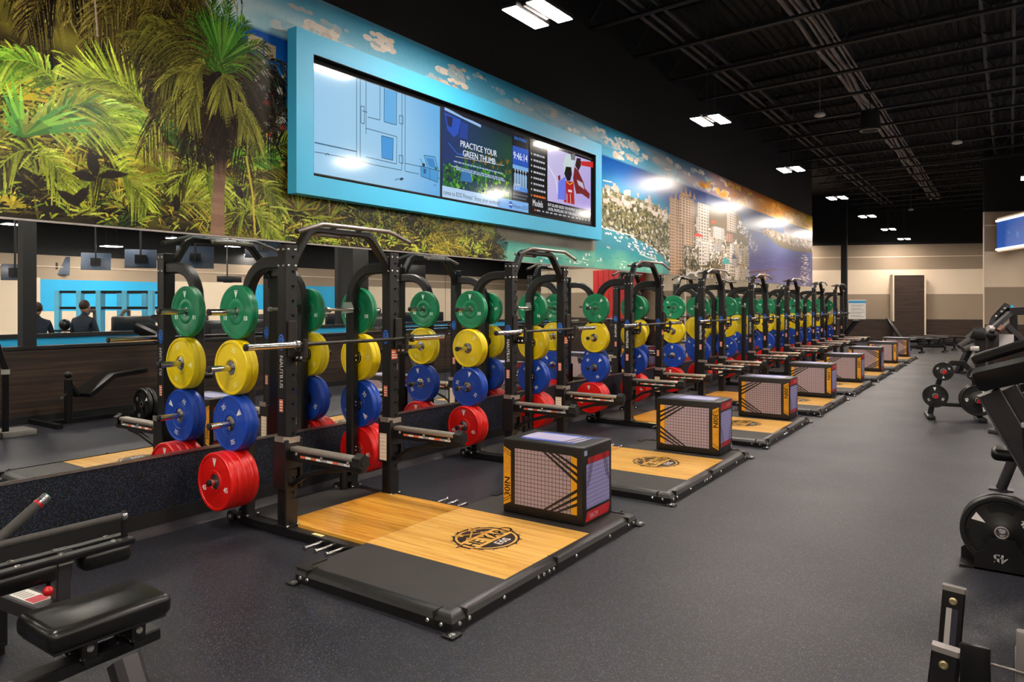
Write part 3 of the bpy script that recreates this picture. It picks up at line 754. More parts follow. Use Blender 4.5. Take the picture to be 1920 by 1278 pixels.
def uvquad(name, mats_, quads, par):
    """flat prints: (mat index, 4 points, uv scale or None)"""
    mb = MB()
    for (mi, pts) in quads: mb.m(mi).poly(pts)
    o = mb.build(name, mats_, par, 0); me = o.data; uv = me.uv_layers.new(name='print')
    for p in me.polygons:
        n = p.normal
        for li in p.loop_indices:
            c = me.vertices[me.loops[li].vertex_index].co
            u, v = ((c.x, c.z) if abs(n.y) > .7 else (c.y, c.z) if abs(n.x) > .7 else (c.x, c.y))
            uv.data[li].uv = (u*16.5+.02, v*16.5+.02)
    return o
for f in (-1, 1):
    e = 0.0008; yq = f*(LY+e); fx = lambda x: x*(-f)     # f=-1 is the face toward the entrance
    def FP(x, z, d=0.): return (fx(x), f*(LY+e+d), z)
    q = []
    q.append((0, [FP(-.235, -.205), FP(.245, -.205), FP(.245, .21), FP(-.235, .21)]))
    q.append((1, [FP(.245, -.205), FP(.295, -.205), FP(.295, .195), FP(.245, .21)]))
    q.append((1, [FP(-.338, -.225), FP(-.272, -.195), FP(-.272, .185), FP(-.338, .215)]))
    for k in range(3):
        for s_ in (-1, 1):
            o_ = k*.052
            q.append((2, [FP(.0+o_, s_*.215, 5e-4), FP(.026+o_, s_*.215, 5e-4), FP(.31, s_*(.015+o_*.95+.02), 5e-4), FP(.31, s_*(.015+o_*.95-.006), 5e-4)]))
    for k in range(2):
        for s_ in (-1, 1): q.append((2, [FP(-.34, s_*(.205-k*.018), 5e-4), FP(-.268, s_*(.166-k*.018), 5e-4), FP(-.268, s_*(.160-k*.018), 5e-4), FP(-.34, s_*(.199-k*.018), 5e-4)]))
    if f > 0: q = [(a, b_[::-1]) for a, b_ in q]; 
    q = [(a, b_[::-1]) if f < 0 and False else (a, b_) for a, b_ in q]
    uvquad('side_print', [G_MAU, YEL, VBLK], q, bx)
    mb = MB(); mb.m(0).text('30IN', .074, FP(-.305, -.085, 8e-4), (0, 0, 1), (f, 0, 0), 'C', .002)
    mb.m(1).text('76CM', .07, FP(-.305, .09, 8e-4), (0, 0, 1), (f, 0, 0), 'C')
    mb.build('size_lettering', [VBLK, mat('faded_amber_print', '#c98a3a', .5)], bx, 0)
for f in (-1, 1):
    def EP_(y, z, d=0.): return (f*(LX+.0008+d), y*f, z)
    q = [(0, [EP_(-.175, -.165), EP_(.175, -.165), EP_(.175, .15), EP_(-.175, .15)]),
         (1, [EP_(-.15, .15), EP_(.175, .15), EP_(.175, .195), EP_(-.15, .195)]),
         (1, [EP_(-.19, -.255), EP_(.16, -.255), EP_(.185, -.185), EP_(-.165, -.185)])]
    for k in range(3):
        for s_ in (-1, 1): q.append((2, [EP_(s_*(.175-k*.022), -.02+k*.02, 5e-4), EP_(s_*(.168-k*.022), -.02+k*.02, 5e-4), EP_(s_*(.105-k*.022), .2, 5e-4), EP_(s_*(.114-k*.022), .2, 5e-4)]))
    uvquad('end_print', [G_LAV, CRIM, VBLK], q, bx)
    mb = MB(); mb.m(0).text('50CM', .05, EP_(-.07, -.222, 8e-4), (0, -f if False else f, 0), (0, 0, 1), 'C', .001)
    mb.m(1).box(f*LX, f*(LX+.001), f*-.205, f*-.165, .215, .25)
    mb.build('end_lettering', [mat('pink_print', '#c98a98', .5), mat('care_tag', '#8690a8', .5)], bx, 0)
for f in (-1, 1):
    def TP(x, y, d=0.): return (x, y*f, f*(LZ_+.0008+d))
    q = [(0, [TP(-.25, -.11), TP(.23, -.11), TP(.23, .12), TP(-.25, .12)]), (1, [TP(-.25, -.155), TP(.23, -.155), TP(.23, -.115), TP(-.2, -.115)]), (1, [TP(-.2, .125), TP(.26, .125), TP(.29, .155), TP(-.23, .155)])]
    for k in range(3): q.append((2, [TP(.11+k*.05, -.15, 5e-4), TP(.13+k*.05, -.15, 5e-4), TP(.17+k*.05, .13, 5e-4), TP(.15+k*.05, .13, 5e-4)]))
    uvquad('top_print', [LAV, BLP, VBLK], q, bx)

# ------------------------------------------------------------------ lay the row out
for i in range(8):
    dy = PITCH*i; w = ORD[i]
    lab = w+' black half rack along the mirror wall, loaded with coloured plates'
    if i == 0: rack['label'] = lab
    else: dup(rack, (UX, RC0+dy, 0), lab)
    lab = 'steel barbell with black shaft resting on the hooks of the %s rack' % w
    if i == 0: bar['label'] = lab
    else: dup(bar, (UX+.115, 3.912+dy, 1.360), lab)
    lab = 'bamboo and black rubber lifting platform with printed emblem, before the %s rack' % w
    if i == 0: plat['label'] = lab
    else: dup(plat, (-2.285, 2.78+dy, 0), lab)
    flip = i not in (0, 5, 7)
    off = [0, .02, .01, .0, .02, .0, -.01, .01][i]; ox = [0, .01, .03, .02, .03, .02, .01, .0][i]
    lab = 'padded jump box with mauve grid and amber stripes on the %s platform' % w
    loc = (-2.80+ox, 4.65+dy+off, .364)
    if i == 0: bx['label'] = lab; bx.location = loc
    else: dup(bx, loc, lab, (0, math.pi if flip else 0, R([0, 1, -1, 0, 1, 0, 1, 0][i])))
    for (kn, r, t_, m_, num, mk, z, cnt) in KINDS:
        for s_ in (-1, 1):
            c = cnt
            if i and kn == 'red' and random.random() < .4: c = 3
            for k in range(c):
                y = RC0+dy+s_*(UY+.0375+.013+t_*(k+.5)+.001*k)
                pos = ('innermost' if k == 0 else 'outermost' if k == c-1 else ('second' if k == c-2 and c > 3 else 'third' if c > 3 else 'middle'))
                lab = '%s %s %s bumper plate on %s side of the %s rack' % (pos, kn, num, 'camera' if s_ < 0 else 'far', w)
                outer = (k == c-1)
                ang = {'red': 0, 'green': 0, 'yellow': -95, 'blue': 8}[kn] if (i == 0 and s_ < 0 and outer) else random.choice([-40, -25, 0, 0, 15, 30, 170, 200, 90])+random.uniform(-12, 12)
                if kn == 'red' and s_ < 0 and outer: ang = random.uniform(-8, 8)
                loc = (RXX, y, z-(.0 if kn != 'green' else 0)); rot = (0, R(ang), R(180) if (s_ > 0 and outer) else 0)
                if kn not in used:
                    o = proto[kn]; o.location = loc; o.rotation_euler = rot; o['label'] = lab; used.add(kn)
                else: o = dup(proto[kn], loc, lab, rot)
                o['group'] = kn+' plates on the racks'

# ------------------------------------------------------------------ printed mural: flat printed shapes on the wall face
class Paint:
    def __init__(s, x, dx): s.mb = MB(); s.x = x; s.dx = dx
    def lift(s): s.x += s.dx
    def poly(s, pts, c):
        a = sum(pts[i][0]*pts[(i+1) % len(pts)][1]-pts[(i+1) % len(pts)][0]*pts[i][1] for i in range(len(pts)))
        if a < 0: pts = pts[::-1]
        s.mb.poly([(s.x, p[0], p[1]) for p in pts], c)
    def rect(s, u0, u1, v0, v1, c): s.poly([(u0, v0), (u1, v0), (u1, v1), (u0, v1)], c)
    def line(s, pts, w, c):
        for a, b in zip(pts, pts[1:]):
            d = Vector((b[0]-a[0], b[1]-a[1])); n = Vector((-d.y, d.x)).normalized()*w/2 if d.length else Vector((0, 0))
            s.poly([(a[0]-n.x, a[1]-n.y), (b[0]-n.x, b[1]-n.y), (b[0]+n.x, b[1]+n.y), (a[0]+n.x, a[1]+n.y)], c)
    def text(s, t, size, at, c, align='L', sx=1., bold=0.):
        n0 = len(s.mb.f); s.mb.col = c; s.mb.text(t, size, (s.x, at[0], at[1]), (0, 1, 0), (0, 0, 1), align, bold, sx); s.mb.col = None
import numpy as np
class Canvas:
    """the print: shapes are resolved in order onto a fine grid of coloured points on the wall"""
    def __init__(s): s.q = []
    def lift(s): pass
    def poly(s, pts, c): s.q.append((pts, c))
    rect = Paint.rect; line = Paint.line
    def finish(s, base):
        gu = []; u = U0
        while u < U1: gu.append(u); u += max(.0035, .00012*(u*.95+2.6)**2)
        gu.append(U1); gu = np.array(gu); nv_ = 470; gv = np.linspace(V0, V1, nv_)
        cu = np.linspace(U0, U1, 420); cv = np.linspace(V0, V1, 60)
        B = np.array([[base(a, b) for b in cv] for a in cu])
        fu = np.interp(gu, cu, np.arange(len(cu))); fv = np.interp(gv, cv, np.arange(len(cv)))
        i0 = np.minimum(fu.astype(int), len(cu)-2); j0 = np.minimum(fv.astype(int), len(cv)-2); a = (fu-i0)[:, None, None]; b = (fv-j0)[None, :, None]
        G = lambda di, dj: B[(i0+di)[:, None], (j0+dj)[None, :]]
        img = G(0, 0)*(1-a)*(1-b)+G(1, 0)*a*(1-b)+G(0, 1)*(1-a)*b+G(1, 1)*a*b
        for pts, c in s.q:
            P = np.array(pts); i1, i2 = np.searchsorted(gu, (P[:, 0].min(), P[:, 0].max())); j1, j2 = np.searchsorted(gv, (P[:, 1].min(), P[:, 1].max()))
            if i2 <= i1 or j2 <= j1: continue
            X = gu[i1:i2][:, None]; Y = gv[j1:j2][None, :]; ins = np.zeros((i2-i1, j2-j1), bool)
            for k in range(len(P)):
                x1, y1 = P[k-1]; x2, y2 = P[k]
                if y1 == y2: continue
                ins ^= ((y1 > Y) != (y2 > Y)) & (X < (x2-x1)*(Y-y1)/(y2-y1)+x1)
            img[i1:i2, j1:j2][ins] = c
        n, m = len(gu), nv_
        co_ = np.empty((n, m, 3), np.float32); co_[..., 0] = WX+.003; co_[..., 1] = gu[:, None]; co_[..., 2] = gv[None, :]
        idx = np.arange(n*m).reshape(n, m); F_ = np.stack([idx[:-1, :-1], idx[1:, :-1], idx[1:, 1:], idx[:-1, 1:]], -1).reshape(-1)
        me = bpy.data.meshes.new('wall_mural'); nf = len(F_)//4
        me.vertices.add(n*m); me.vertices.foreach_set('co', co_.reshape(-1)); me.loops.add(nf*4); me.loops.foreach_set('vertex_index', F_.astype(np.int32))
        me.polygons.add(nf); me.polygons.foreach_set('loop_start', np.arange(0, nf*4, 4, dtype=np.int32)); me.update(calc_edges=True)
        at = me.color_attributes.new('Col', 'FLOAT_COLOR', 'POINT'); rgba = np.ones((n*m, 4), np.float32); rgba[:, :3] = img.reshape(-1, 3); at.data.foreach_set('color', rgba.reshape(-1))
        o = bpy.data.objects.new('wall_mural', me); COL.objects.link(o); me.materials.append(MURM); return o
rnd = random.Random(11)
def mixc(a, b, t): return tuple(a[i]*(1-t)+b[i]*t for i in range(3))
def shade(c, k): return tuple(max(0, x*k) for x in c)
U0, U1, V0, V1 = .6, 23.69, 2.178, 4.35
mu = Canvas()
def ramp(stops, t):
    if t <= stops[0][0]: return lin(stops[0][1])
    for (a, ca), (b, cb) in zip(stops, stops[1:]):
        if t <= b: return mixc(lin(ca), lin(cb), (t-a)/(b-a))
    return lin(stops[-1][1])
def jedge(v): return 7.05+.35*noise.noise(Vector((v*3, 2, 0)))-(v-2.18)*.5
def base(u, v):
    n = noise.fractal(Vector((u*1.3, v*2.6, 3)), 1., 2., 5); n2 = noise.fractal(Vector((u*.5, v*3., 9)), 1., 2., 4)
    top_j = 4.6 if u < 2.6 else 4.25-(u-2.6)*.55
    if u < jedge(v) and (v < top_j if u < 3.95 else v < 3.0):
        c = ramp([(-.5, '#0e0b07'), (-.1, '#1c170c'), (.2, '#352f12'), (.6, '#6f6a22')], n*1.0-.05)
        return c
    if v > 3.88+.01*n:
        t = (v-3.88)/.45
        c0 = ramp([(3, '#a8ccd4'), (6, '#7fbad0'), (9, '#58a8c8'), (12, '#5f9fc0'), (14, '#9a8fa8'), (16, '#c99a7c'), (18, '#e09a48'), (20.5, '#f0b63c'), (23.7, '#e8c83a')], u)
        c1 = ramp([(3, '#4f9fbe'), (6, '#3a98c0'), (9, '#3a93ba'), (12, '#4088a8'), (14, '#6a7c98'), (16, '#a8745a'), (18, '#c87428'), (20.5, '#d07a18'), (23.7, '#a89020')], u)
        c = mixc(c0, c1, min(1, t))
        cl = max(0, n2*1.3-.05)*(1-abs(t-.3)*.8)
        return mixc(c, ramp([(3, '#e8ece4'), (9, '#d8d4c8'), (14, '#d0b0b0'), (18, '#f0b060'), (23, '#f4d060')], u), max(0, min(.85, cl)))
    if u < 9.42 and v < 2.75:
        if v > 2.40+.03*n2: return ramp([(0, '#6f6a58'), (1, '#8a8672')], n+.5)  # grey band is the screen surround's shade, put into the print colour
        else: return mixc(lin('#74b39a'), lin('#3f9c94'), min(1, max(0, n+.4)))
    if u < 12 and v < 2.5:
        c = mixc(lin('#6fb59c'), lin('#2f8f96'), min(1, max(0, (v-2.18)/.3+n*.5))); return c
    t = (3.88-v)/1.7
    if u < 14.2:
        c = ramp([(0, '#0b4a98'), (.12, '#0d5cab'), (.24, '#1585bd'), (.36, '#35a3bd'), (.6, '#3b97a6'), (.8, '#3d8699'), (1, '#47a08f')], t+.03*n)
        if u > 11.5: c = mixc(c, ramp([(0, '#15357c'), (.2, '#1b3f88'), (.6, '#3d6f94'), (1, '#5a8f98')], t), min(1, (u-11.5)/1.2))
    else:
        c = ramp([(0, '#27477f'), (.2, '#4a6594'), (.4, '#5a659a'), (.7, '#5c5a90'), (1, '#6e6c9c')], t+.05*n)
        if u > 20.3: c = mixc(c, lin('#b8a088'), max(0, .6-abs(t-.22)*3))
    return c
def bez(p0, p1, sag, n):
    mx, my = (p0[0]+p1[0])/2, (p0[1]+p1[1])/2+sag
    return [((1-t)**2*p0[0]+2*t*(1-t)*mx+t*t*p1[0], (1-t)**2*p0[1]+2*t*(1-t)*my+t*t*p1[1]) for t in [i/n for i in range(n+1)]]
LIM = lambda p: (min(max(p[0], U0), U1), min(max(p[1], V0+.002), V1-.002))
def blade(p0, d, L, w, droop, c0, c1):
    """tapered leaf from p0 along d, tip sinking by droop"""
    n = Vector((-d[1], d[0])); q = []
    for k, (t, ww) in enumerate(((0, .35), (.35, 1), (.7, .75), (1, .05))):
        q.append((p0[0]+d[0]*L*t, p0[1]+d[1]*L*t-droop*t*t, ww*w))
    for k in range(3):
        a, b = q[k], q[k+1]
        pts = [LIM((a[0]-n.x*a[2], a[1]-n.y*a[2])), LIM((b[0]-n.x*b[2], b[1]-n.y*b[2])), LIM((b[0]+n.x*b[2], b[1]+n.y*b[2])), LIM((a[0]+n.x*a[2], a[1]+n.y*a[2]))]
        c = mixc(c0, c1, k/2)
        mu.poly(pts, c)
def frond(p0, p1, sag, ll, n, w, cols, spread=52, droop=.25, both=True):
    n = int(n*1.45); w = w*.62; R_ = bez(p0, p1, sag, n)
    cols = [lin(c) for c in cols]
    for i in range(1, n+1):
        a, b = R_[i-1], R_[i]; d = Vector((b[0]-a[0], b[1]-a[1]))
        if d.length == 0: continue
        d.normalize(); t = i/n; l = ll*(math.sin(math.pi*min(1, .18+.75*t))**.7)*rnd.uniform(.85, 1.15)
        for s_ in ((1, -1) if both else (1,)):
            an = R(spread*(1-.45*t)+rnd.uniform(-7, 7))*s_; dd = (d.x*math.cos(an)-d.y*math.sin(an), d.x*math.sin(an)+d.y*math.cos(an))
            c = cols[rnd.randrange(len(cols))]; k = rnd.uniform(.5, 1.15)*(1. if s_*d.x > 0 else .62)
            blade(b, dd, l, w, droop*l, shade(c, k*.6), shade(c, k*1.2))
    mu.lift(); mu.line(R_, w*.9, shade(cols[0], .8))
def fan(c, a0, a1, L, n, w, cols, droop=.1):
    mu.lift(); cols = [lin(x) for x in cols]
    for i in range(n):
        a = R(a0+(a1-a0)*(i+rnd.uniform(-.3, .3))/max(1, n-1)); cc = shade(rnd.choice(cols), rnd.uniform(.6, 1.1))
        blade(c, (math.cos(a), math.sin(a)), L*rnd.uniform(.75, 1.1), w*.75, droop*L, shade(cc, .7), shade(cc, 1.15))
DK = ['#1a140c', '#2a2010', '#241c10']; OL = ['#4a4218', '#5f5620', '#3a3414', '#6e6428']; BR = ['#8fa82e', '#b8cc3a', '#a5b52c', '#c9d650']; GR = ['#3f7a22', '#5f9a2c', '#4f8a30', '#7fb23a']; YO = ['#b5a52e', '#d0bc3a', '#9a8f2c']
# buildings glimpsed past the palm
mu.lift()
for k in range(60):
    u = 3.55+rnd.random()*.37; v = 3.0+rnd.random()*.62; w = .02+rnd.random()*.07
    mu.rect(u, min(3.92, u+w), v, v+.015+rnd.random()*.05, lin(rnd.choice(['#b8b0a0', '#8a8478', '#d4ccbc', '#6a5a48', '#a0342a', '#3f4a3a', '#c9c0a8'])))
mu.lift()
for (a, b_) in (((3.712, 3.798), (3.820, 3.677)), ((3.556, 3.825), (3.694, 3.702))):
    mu.rect(a[0], b_[0], b_[1], a[1], lin('#b9ab8c'))
    for i in range(7): mu.line([(a[0], b_[1]+(a[1]-b_[1])*(i+.5)/7), (b_[0], b_[1]+(a[1]-b_[1])*(i+.5)/7)], .004, lin('#7a6e58'))
# back layer: dark undergrowth
for k in range(300):
    u = .7+rnd.random()*6.6; v = 2.2+rnd.random()*(1.0 if u < 3.8 else .42); L = rnd.uniform(.18, .42); a = R(rnd.uniform(-30, 210))
    cols = rnd.choice([DK, DK, OL, OL, ['#3d4a1c', '#2f3a16'], ['#6f7a24', '#59621e']])
    if u > 7.1-(v-2.2)*.8: continue
    frond((u, v), (u+L*math.cos(a), v+L*math.sin(a)*.8), .05, L*.45, 11, .010, cols)
for k in range(900):
    u = U0+rnd.random()*2.9; v = 3.45+rnd.random()*.9; a = R(rnd.uniform(-130, -50)); c = lin(rnd.choice(['#8f8440', '#a89a50', '#5a5020', '#3a3014', '#1c160c', '#1c160c', '#6f6a2c']))
    blade((u, v), (math.cos(a), math.sin(a)), rnd.uniform(.06, .2), rnd.uniform(.004, .008), 0, shade(c, .6), shade(c, 1.1))
# upper palms, hanging brown-olive skirts
for (x, y, n) in ((.9, 4.1, 14), (1.7, 4.25, 16), (2.25, 4.3, 16), (2.75, 4.15, 12), (1.3, 3.85, 12), (2.2, 3.75, 12), (2.75, 3.75, 12), (3.0, 4.3, 10)):
    for k in range(n):
        a = R(rnd.uniform(-165, -15)); L = rnd.uniform(.3, .6)
        frond((x+rnd.uniform(-.15, .15), y+rnd.uniform(-.1, .12)), (x+L*math.cos(a)*1.1, y+L*math.sin(a)*.8), .16, L*.42, 16, .0075, rnd.choice([DK, OL, ['#6a5c28', '#8a7c38'], ['#4a3c1a', '#7a6c2c'], ['#8f8440', '#5a5020']]), 60, .8)
for k in range(8):
    a = R(rnd.uniform(20, 160)); frond((2.35+k*.07, 4.0), (2.35+k*.07+.45*math.cos(a), 4.0+.3*math.sin(a)), .08, .2, 14, .008, GR+OL, 45, .5)
mu.lift(); mu.line([(2.377, 3.682), (2.394, 3.441)], .012, lin('#9a8878'))
# mid layer
for k in range(170):
    u = .7+rnd.random()*6.3; v = 2.2+rnd.random()*(.72 if u < 3.8 else .34); L = rnd.uniform(.2, .45); a = R(rnd.uniform(-20, 200))
    if u > 6.9-(v-2.2)*.8: continue
    frond((u, v), (u+L*math.cos(a), v+L*math.sin(a)*.8), .07, L*.5, 12, .0095, rnd.choice([OL, BR, YO, ['#6f8a2a', '#8aa238', '#4c6a20'], ['#7a7a26', '#9a9a38'], DK, DK, ['#3f5a1e', '#2f4416']]), 50, .3)
for k in range(60):
    u = .9+rnd.random()*6.0; v = 2.2+rnd.random()*(.6 if u < 3.8 else .2)
    fan((u, v), rnd.uniform(0, 60), rnd.uniform(110, 190), rnd.uniform(.1, .24), 11, .010, rnd.choice([BR, OL, YO, DK, ['#8f9a30', '#b0b040']]))
for k in range(2600):
    u = U0+rnd.random()*(6.5); v = V0+rnd.random()**1.2*(.85 if u < 3.9 else .36)
    if u > 6.9-(v-2.2)*.8: continue
    a = R(rnd.uniform(0, 180)); c = lin(rnd.choice(BR+YO+OL+OL+DK+DK+['#d8dc5a', '#6f8a2a', '#4c6a20', '#12100a', '#12100a']))
    blade((u, v), (math.cos(a), math.sin(a)), rnd.uniform(.05, .16), rnd.uniform(.004, .009), rnd.uniform(0, .05), shade(c, .6), shade(c, 1.1))
# water glimpses between the leaves
for pts, c in (([(1.828, 3.068), (1.926, 3.089), (2.028, 3.052), (2.178, 3.043), (2.113, 2.933), (1.946, 2.912), (1.828, 2.934)], '#b39d1e'), ([(2.406, 2.988), (2.693, 3.066), (2.826, 2.911), (2.867, 2.746), (2.693, 2.690), (2.590, 2.940)], '#958f38'), ([(2.654, 2.825), (2.867, 2.813), (3.008, 2.648), (2.840, 2.662), (2.680, 2.701)], '#7d6c3c'), ([(2.590, 2.584), (2.732, 2.566), (2.785, 2.495), (2.628, 2.461)], '#8a8a3a')):
    mu.poly(pts, lin(c))
for k in range(420):
    p = rnd.choice(((1.977, 3.005), (2.540, 2.930), (2.759, 2.793), (1.946, 3.031))); u = p[0]+rnd.gauss(0, .22); v = p[1]+rnd.gauss(0, .09); a = R(rnd.uniform(0, 180)); c = lin(rnd.choice(BR+OL+['#8a8a30', '#6f8a2a']))
    blade((u, v), (math.cos(a), math.sin(a)), rnd.uniform(.05, .14), .006, .03, shade(c, .6), c)
# bright fronds
frond((2.156, 3.055), (1.847, 3.129), .12, .24, 20, .011, ['#8fc03a', '#b9d84a', '#6fa830'], 60, .5)
frond((2.732, 3.036), (2.222, 3.114), .05, .30, 22, .012, BR, 40, .1)
frond((2.706, 3.069), (2.347, 3.158), .10, .26, 16, .011, ['#b8d43a', '#d8ea4a', '#8fae2c'], 50, -.2)
frond((1.997, 2.757), (2.693, 2.962), .16, .30, 26, .013, ['#a8d83a', '#cfee6a', '#7fb838'], 42, .45)
frond((2.134, 2.844), (2.680, 2.804), .12, .28, 20, .012, ['#b8dc3a', '#d8ee5a', '#93b832'], 42, .3)
frond((2.008, 2.725), (2.383, 2.995), .10, .26, 20, .012, GR+BR, 45, .3)
frond((2.812, 2.803), (2.603, 2.611), .08, .2, 14, .011, BR, 50, .3)
frond((2.937, 2.529), (2.680, 2.623), .10, .26, 16, .011, BR+YO, 50, .3)
frond((2.895, 2.390), (3.248, 2.501), .10, .24, 16, .011, BR, 50, .2); frond((2.923, 2.366), (3.232, 2.415), .05, .2, 14, .010, YO+BR, 50, .2)
frond((3.390, 2.736), (3.820, 2.849), .08, .22, 14, .012, ['#6fb02a', '#8fd038', '#5a9a2a'], 45, .0)
frond((2.812, 2.908), (3.023, 2.841), .06, .2, 12, .011, ['#5a8a3a', '#3f7a4a'], 50, .2)
for (x, y) in ((2.527, 2.562), (2.028, 2.601), (3.677, 2.631), (3.156, 2.657), (3.607, 2.398)):
    frond((x, y), (x+.2, y-.22), .1, .2, 12, .011, BR, 55, .4); frond((x, y), (x-.22, y-.16), .12, .2, 12, .011, BR+OL, 55, .4)
for px in ((1.886, 3.027), (1.857, 2.975), (1.833, 2.936), (1.936, 2.972), (1.977, 2.948), (2.129, 3.066), (2.081, 2.996), (2.222, 3.048), (2.278, 3.019), (2.336, 2.984), (1.833, 2.824), (1.847, 2.760), (2.406, 2.963), (2.359, 2.891), (1.828, 2.712)):
    mu.lift(); c = (1.956, 2.686); d = Vector((px[0]-c[0], px[1]-c[1])); L = d.length; d.normalize(); g = lin(rnd.choice(['#5c9a34', '#7fb845', '#4a8a3a', '#8a9a40'])); blade(c, d, L*1.02, .014, -.03 if d.x < 0 else .10, shade(g, .55), shade(g, 1.35))
# dark broad leaves
for (px, a, L, w) in (((2.383, 2.503), 100, .26, .05), ((2.406, 2.506), 20, .26, .035), ((2.383, 2.478), 160, .2, .04), ((2.244, 2.290), 60, .24, .04), ((2.278, 2.294), 140, .22, .04), ((2.189, 2.248), 170, .2, .03), ((3.505, 2.490), 120, .2, .04), ((2.951, 2.329), 90, .2, .04)):
    blade(px, (math.cos(R(a)), math.sin(R(a))), L*.8, w*.85, .03, lin('#17120d'), lin('#221a12'))
# the tall palm
mu.lift(); TR = [(3.302, 3.206), (3.299, 2.920), (3.310, 2.723), (3.291, 2.493), (3.285, 2.182)]
for k, (a, b_) in enumerate(zip(TR, TR[1:])):
    for q in range(10):
        t0, t1 = q/10, (q+1)/10; w = .052+.012*(k == 3)*t0
        P0 = (a[0]+(b_[0]-a[0])*t0, a[1]+(b_[1]-a[1])*t0); P1 = (a[0]+(b_[0]-a[0])*t1, a[1]+(b_[1]-a[1])*t1)
        c = mixc(lin('#1d130d'), lin('#8a6a55'), max(0, min(1, (k+t0-1.6)/1.4))); c = shade(c, rnd.uniform(.8, 1.15))
        mu.poly([LIM((P0[0]-w, P0[1])), LIM((P1[0]-w, P1[1])), LIM((P1[0]+w, P1[1])), LIM((P0[0]+w, P0[1]))], c)
PC = (3.295, 3.332); DD = ['#1a120c', '#261a10', '#31220f']
for (tp, sag, ll, cols, dr) in (((3.023, 2.773), .25, .26, DD, .9), ((3.171, 2.771), .2, .24, DD, .9), ((3.539, 2.715), .3, .26, DD, .9), ((3.820, 2.957), .35, .26, DD, .9), ((2.706, 2.770), .45, .26, ['#3a2c18', '#5a4826', '#2a1e10'], 1.), ((3.857, 3.333), .3, .28, DD+['#4a4018'], .9),
        ((3.894, 3.666), .2, .26, DD+OL, .7), ((3.894, 3.511), .25, .26, DD, .8), ((2.732, 3.205), .2, .24, OL+DD, .7), ((2.603, 3.390), .22, .24, OL, .7), ((2.590, 3.514), .25, .24, ['#6a6a26', '#7f7f30', '#4a4a1a'], .6), ((2.732, 3.662), .22, .24, ['#6a6a26', '#88882f'], .6), ((2.937, 3.755), .12, .2, OL, .5),
        ((3.096, 3.821), .1, .2, OL+GR, .3), ((3.712, 3.783), .15, .22, OL+GR, .5), ((3.522, 3.903), .08, .22, GR, .2), ((3.374, 3.999), .02, .2, ['#4a8a2a', '#3f7a24', '#5f9a36'], .1), ((3.255, 3.979), .0, .18, ['#3f6a22', '#4a7a28'], .1),
        ((3.642, 3.164), .25, .22, DD, .8)):
    frond(PC, tp, sag, ll, 24, .0085, cols, 50, dr)
mu.lift(); mu.poly([(PC[0]+.13*math.cos(i*.52)*(1+.2*math.sin(i*3)), PC[1]-.10+.22*math.sin(i*.52)) for i in range(12)], lin('#1c130c'))
for k in range(16):
    a = R(rnd.uniform(190, 350)); frond((PC[0]+rnd.uniform(-.08, .08), PC[1]+rnd.uniform(-.1, .05)), (PC[0]+.42*math.cos(a), PC[1]+.38*math.sin(a)), .14, .18, 14, .012, DD, 50, .9)
for (p0, p1, sag) in (((3.171, 3.329), (2.867, 2.999), .18), ((3.141, 3.294), (3.037, 3.035), .1), ((3.186, 3.473), (3.096, 3.324), .1), ((3.334, 3.427), (3.295, 3.204), .06), ((3.310, 3.407), (3.456, 3.328), .08), ((3.456, 3.241), (3.659, 2.928), .14), ((3.439, 3.237), (3.539, 3.054), .1), ((3.096, 3.379), (2.840, 3.245), .1)):
    frond(p0, p1, sag, .17, 15, .008, ['#8a8a36', '#a8a844', '#6f6f2a'], 48, .9)
fan((3.310, 3.535), 30, 125, .42, 26, .013, ['#4a8a2a', '#3f7a24', '#6a9a3a', '#2f5a1c'], .02)
mu.lift(); mu.line([(3.539, 2.833), (3.599, 2.531), (3.621, 2.209)], .018, lin('#b8a83a'))
for px in ((4.391, 2.398), (4.204, 2.413), (4.046, 2.444)): fan(px, 10, 170, .28, 16, .012, YO+BR+OL, .1)
for (a, b_) in (((5.715, 2.317), (6.325, 2.570)), ((5.800, 2.238), (6.364, 2.244)), ((5.715, 2.205), (6.156, 2.085)), ((5.632, 2.283), (6.231, 2.414))): frond(a, b_, .05, .2, 12, .01, YO+['#c9b83a'], 50, .5)
# clouds
def cloud(u, v, s, c0, c1):
    mu.lift()
    for k in range(9):
        x = u+rnd.uniform(-1.5, 1.5)*s; y = v+rnd.uniform(-.35, .5)*s*.55; r = s*rnd.uniform(.22, .5)
        c = mixc(lin(c0), lin(c1), rnd.random())
        mu.poly([LIM((x+r*1.3*math.cos(i*.63), max(3.885, y+r*.62*math.sin(i*.63)))) for i in range(10)], c)
for k in range(95):
    u = 4.0+rnd.random()*11.5; v = 3.92+rnd.random()*.36; cloud(u, v, rnd.uniform(.05, .16), rnd.choice(['#cfc6bc', '#9ab8c4', '#e0d0c0']), rnd.choice(['#7fb2c6', '#c0b0a4', '#e8dcd0']))
for k in range(40):
    u = 14+rnd.random()*9.5; v = 3.93+rnd.random()*.4; cloud(u, v, rnd.uniform(.06, .25), rnd.choice(['#e0a050', '#d88a30', '#c07030', '#eab84a']), rnd.choice(['#f0c050', '#d89040', '#b0764a']))
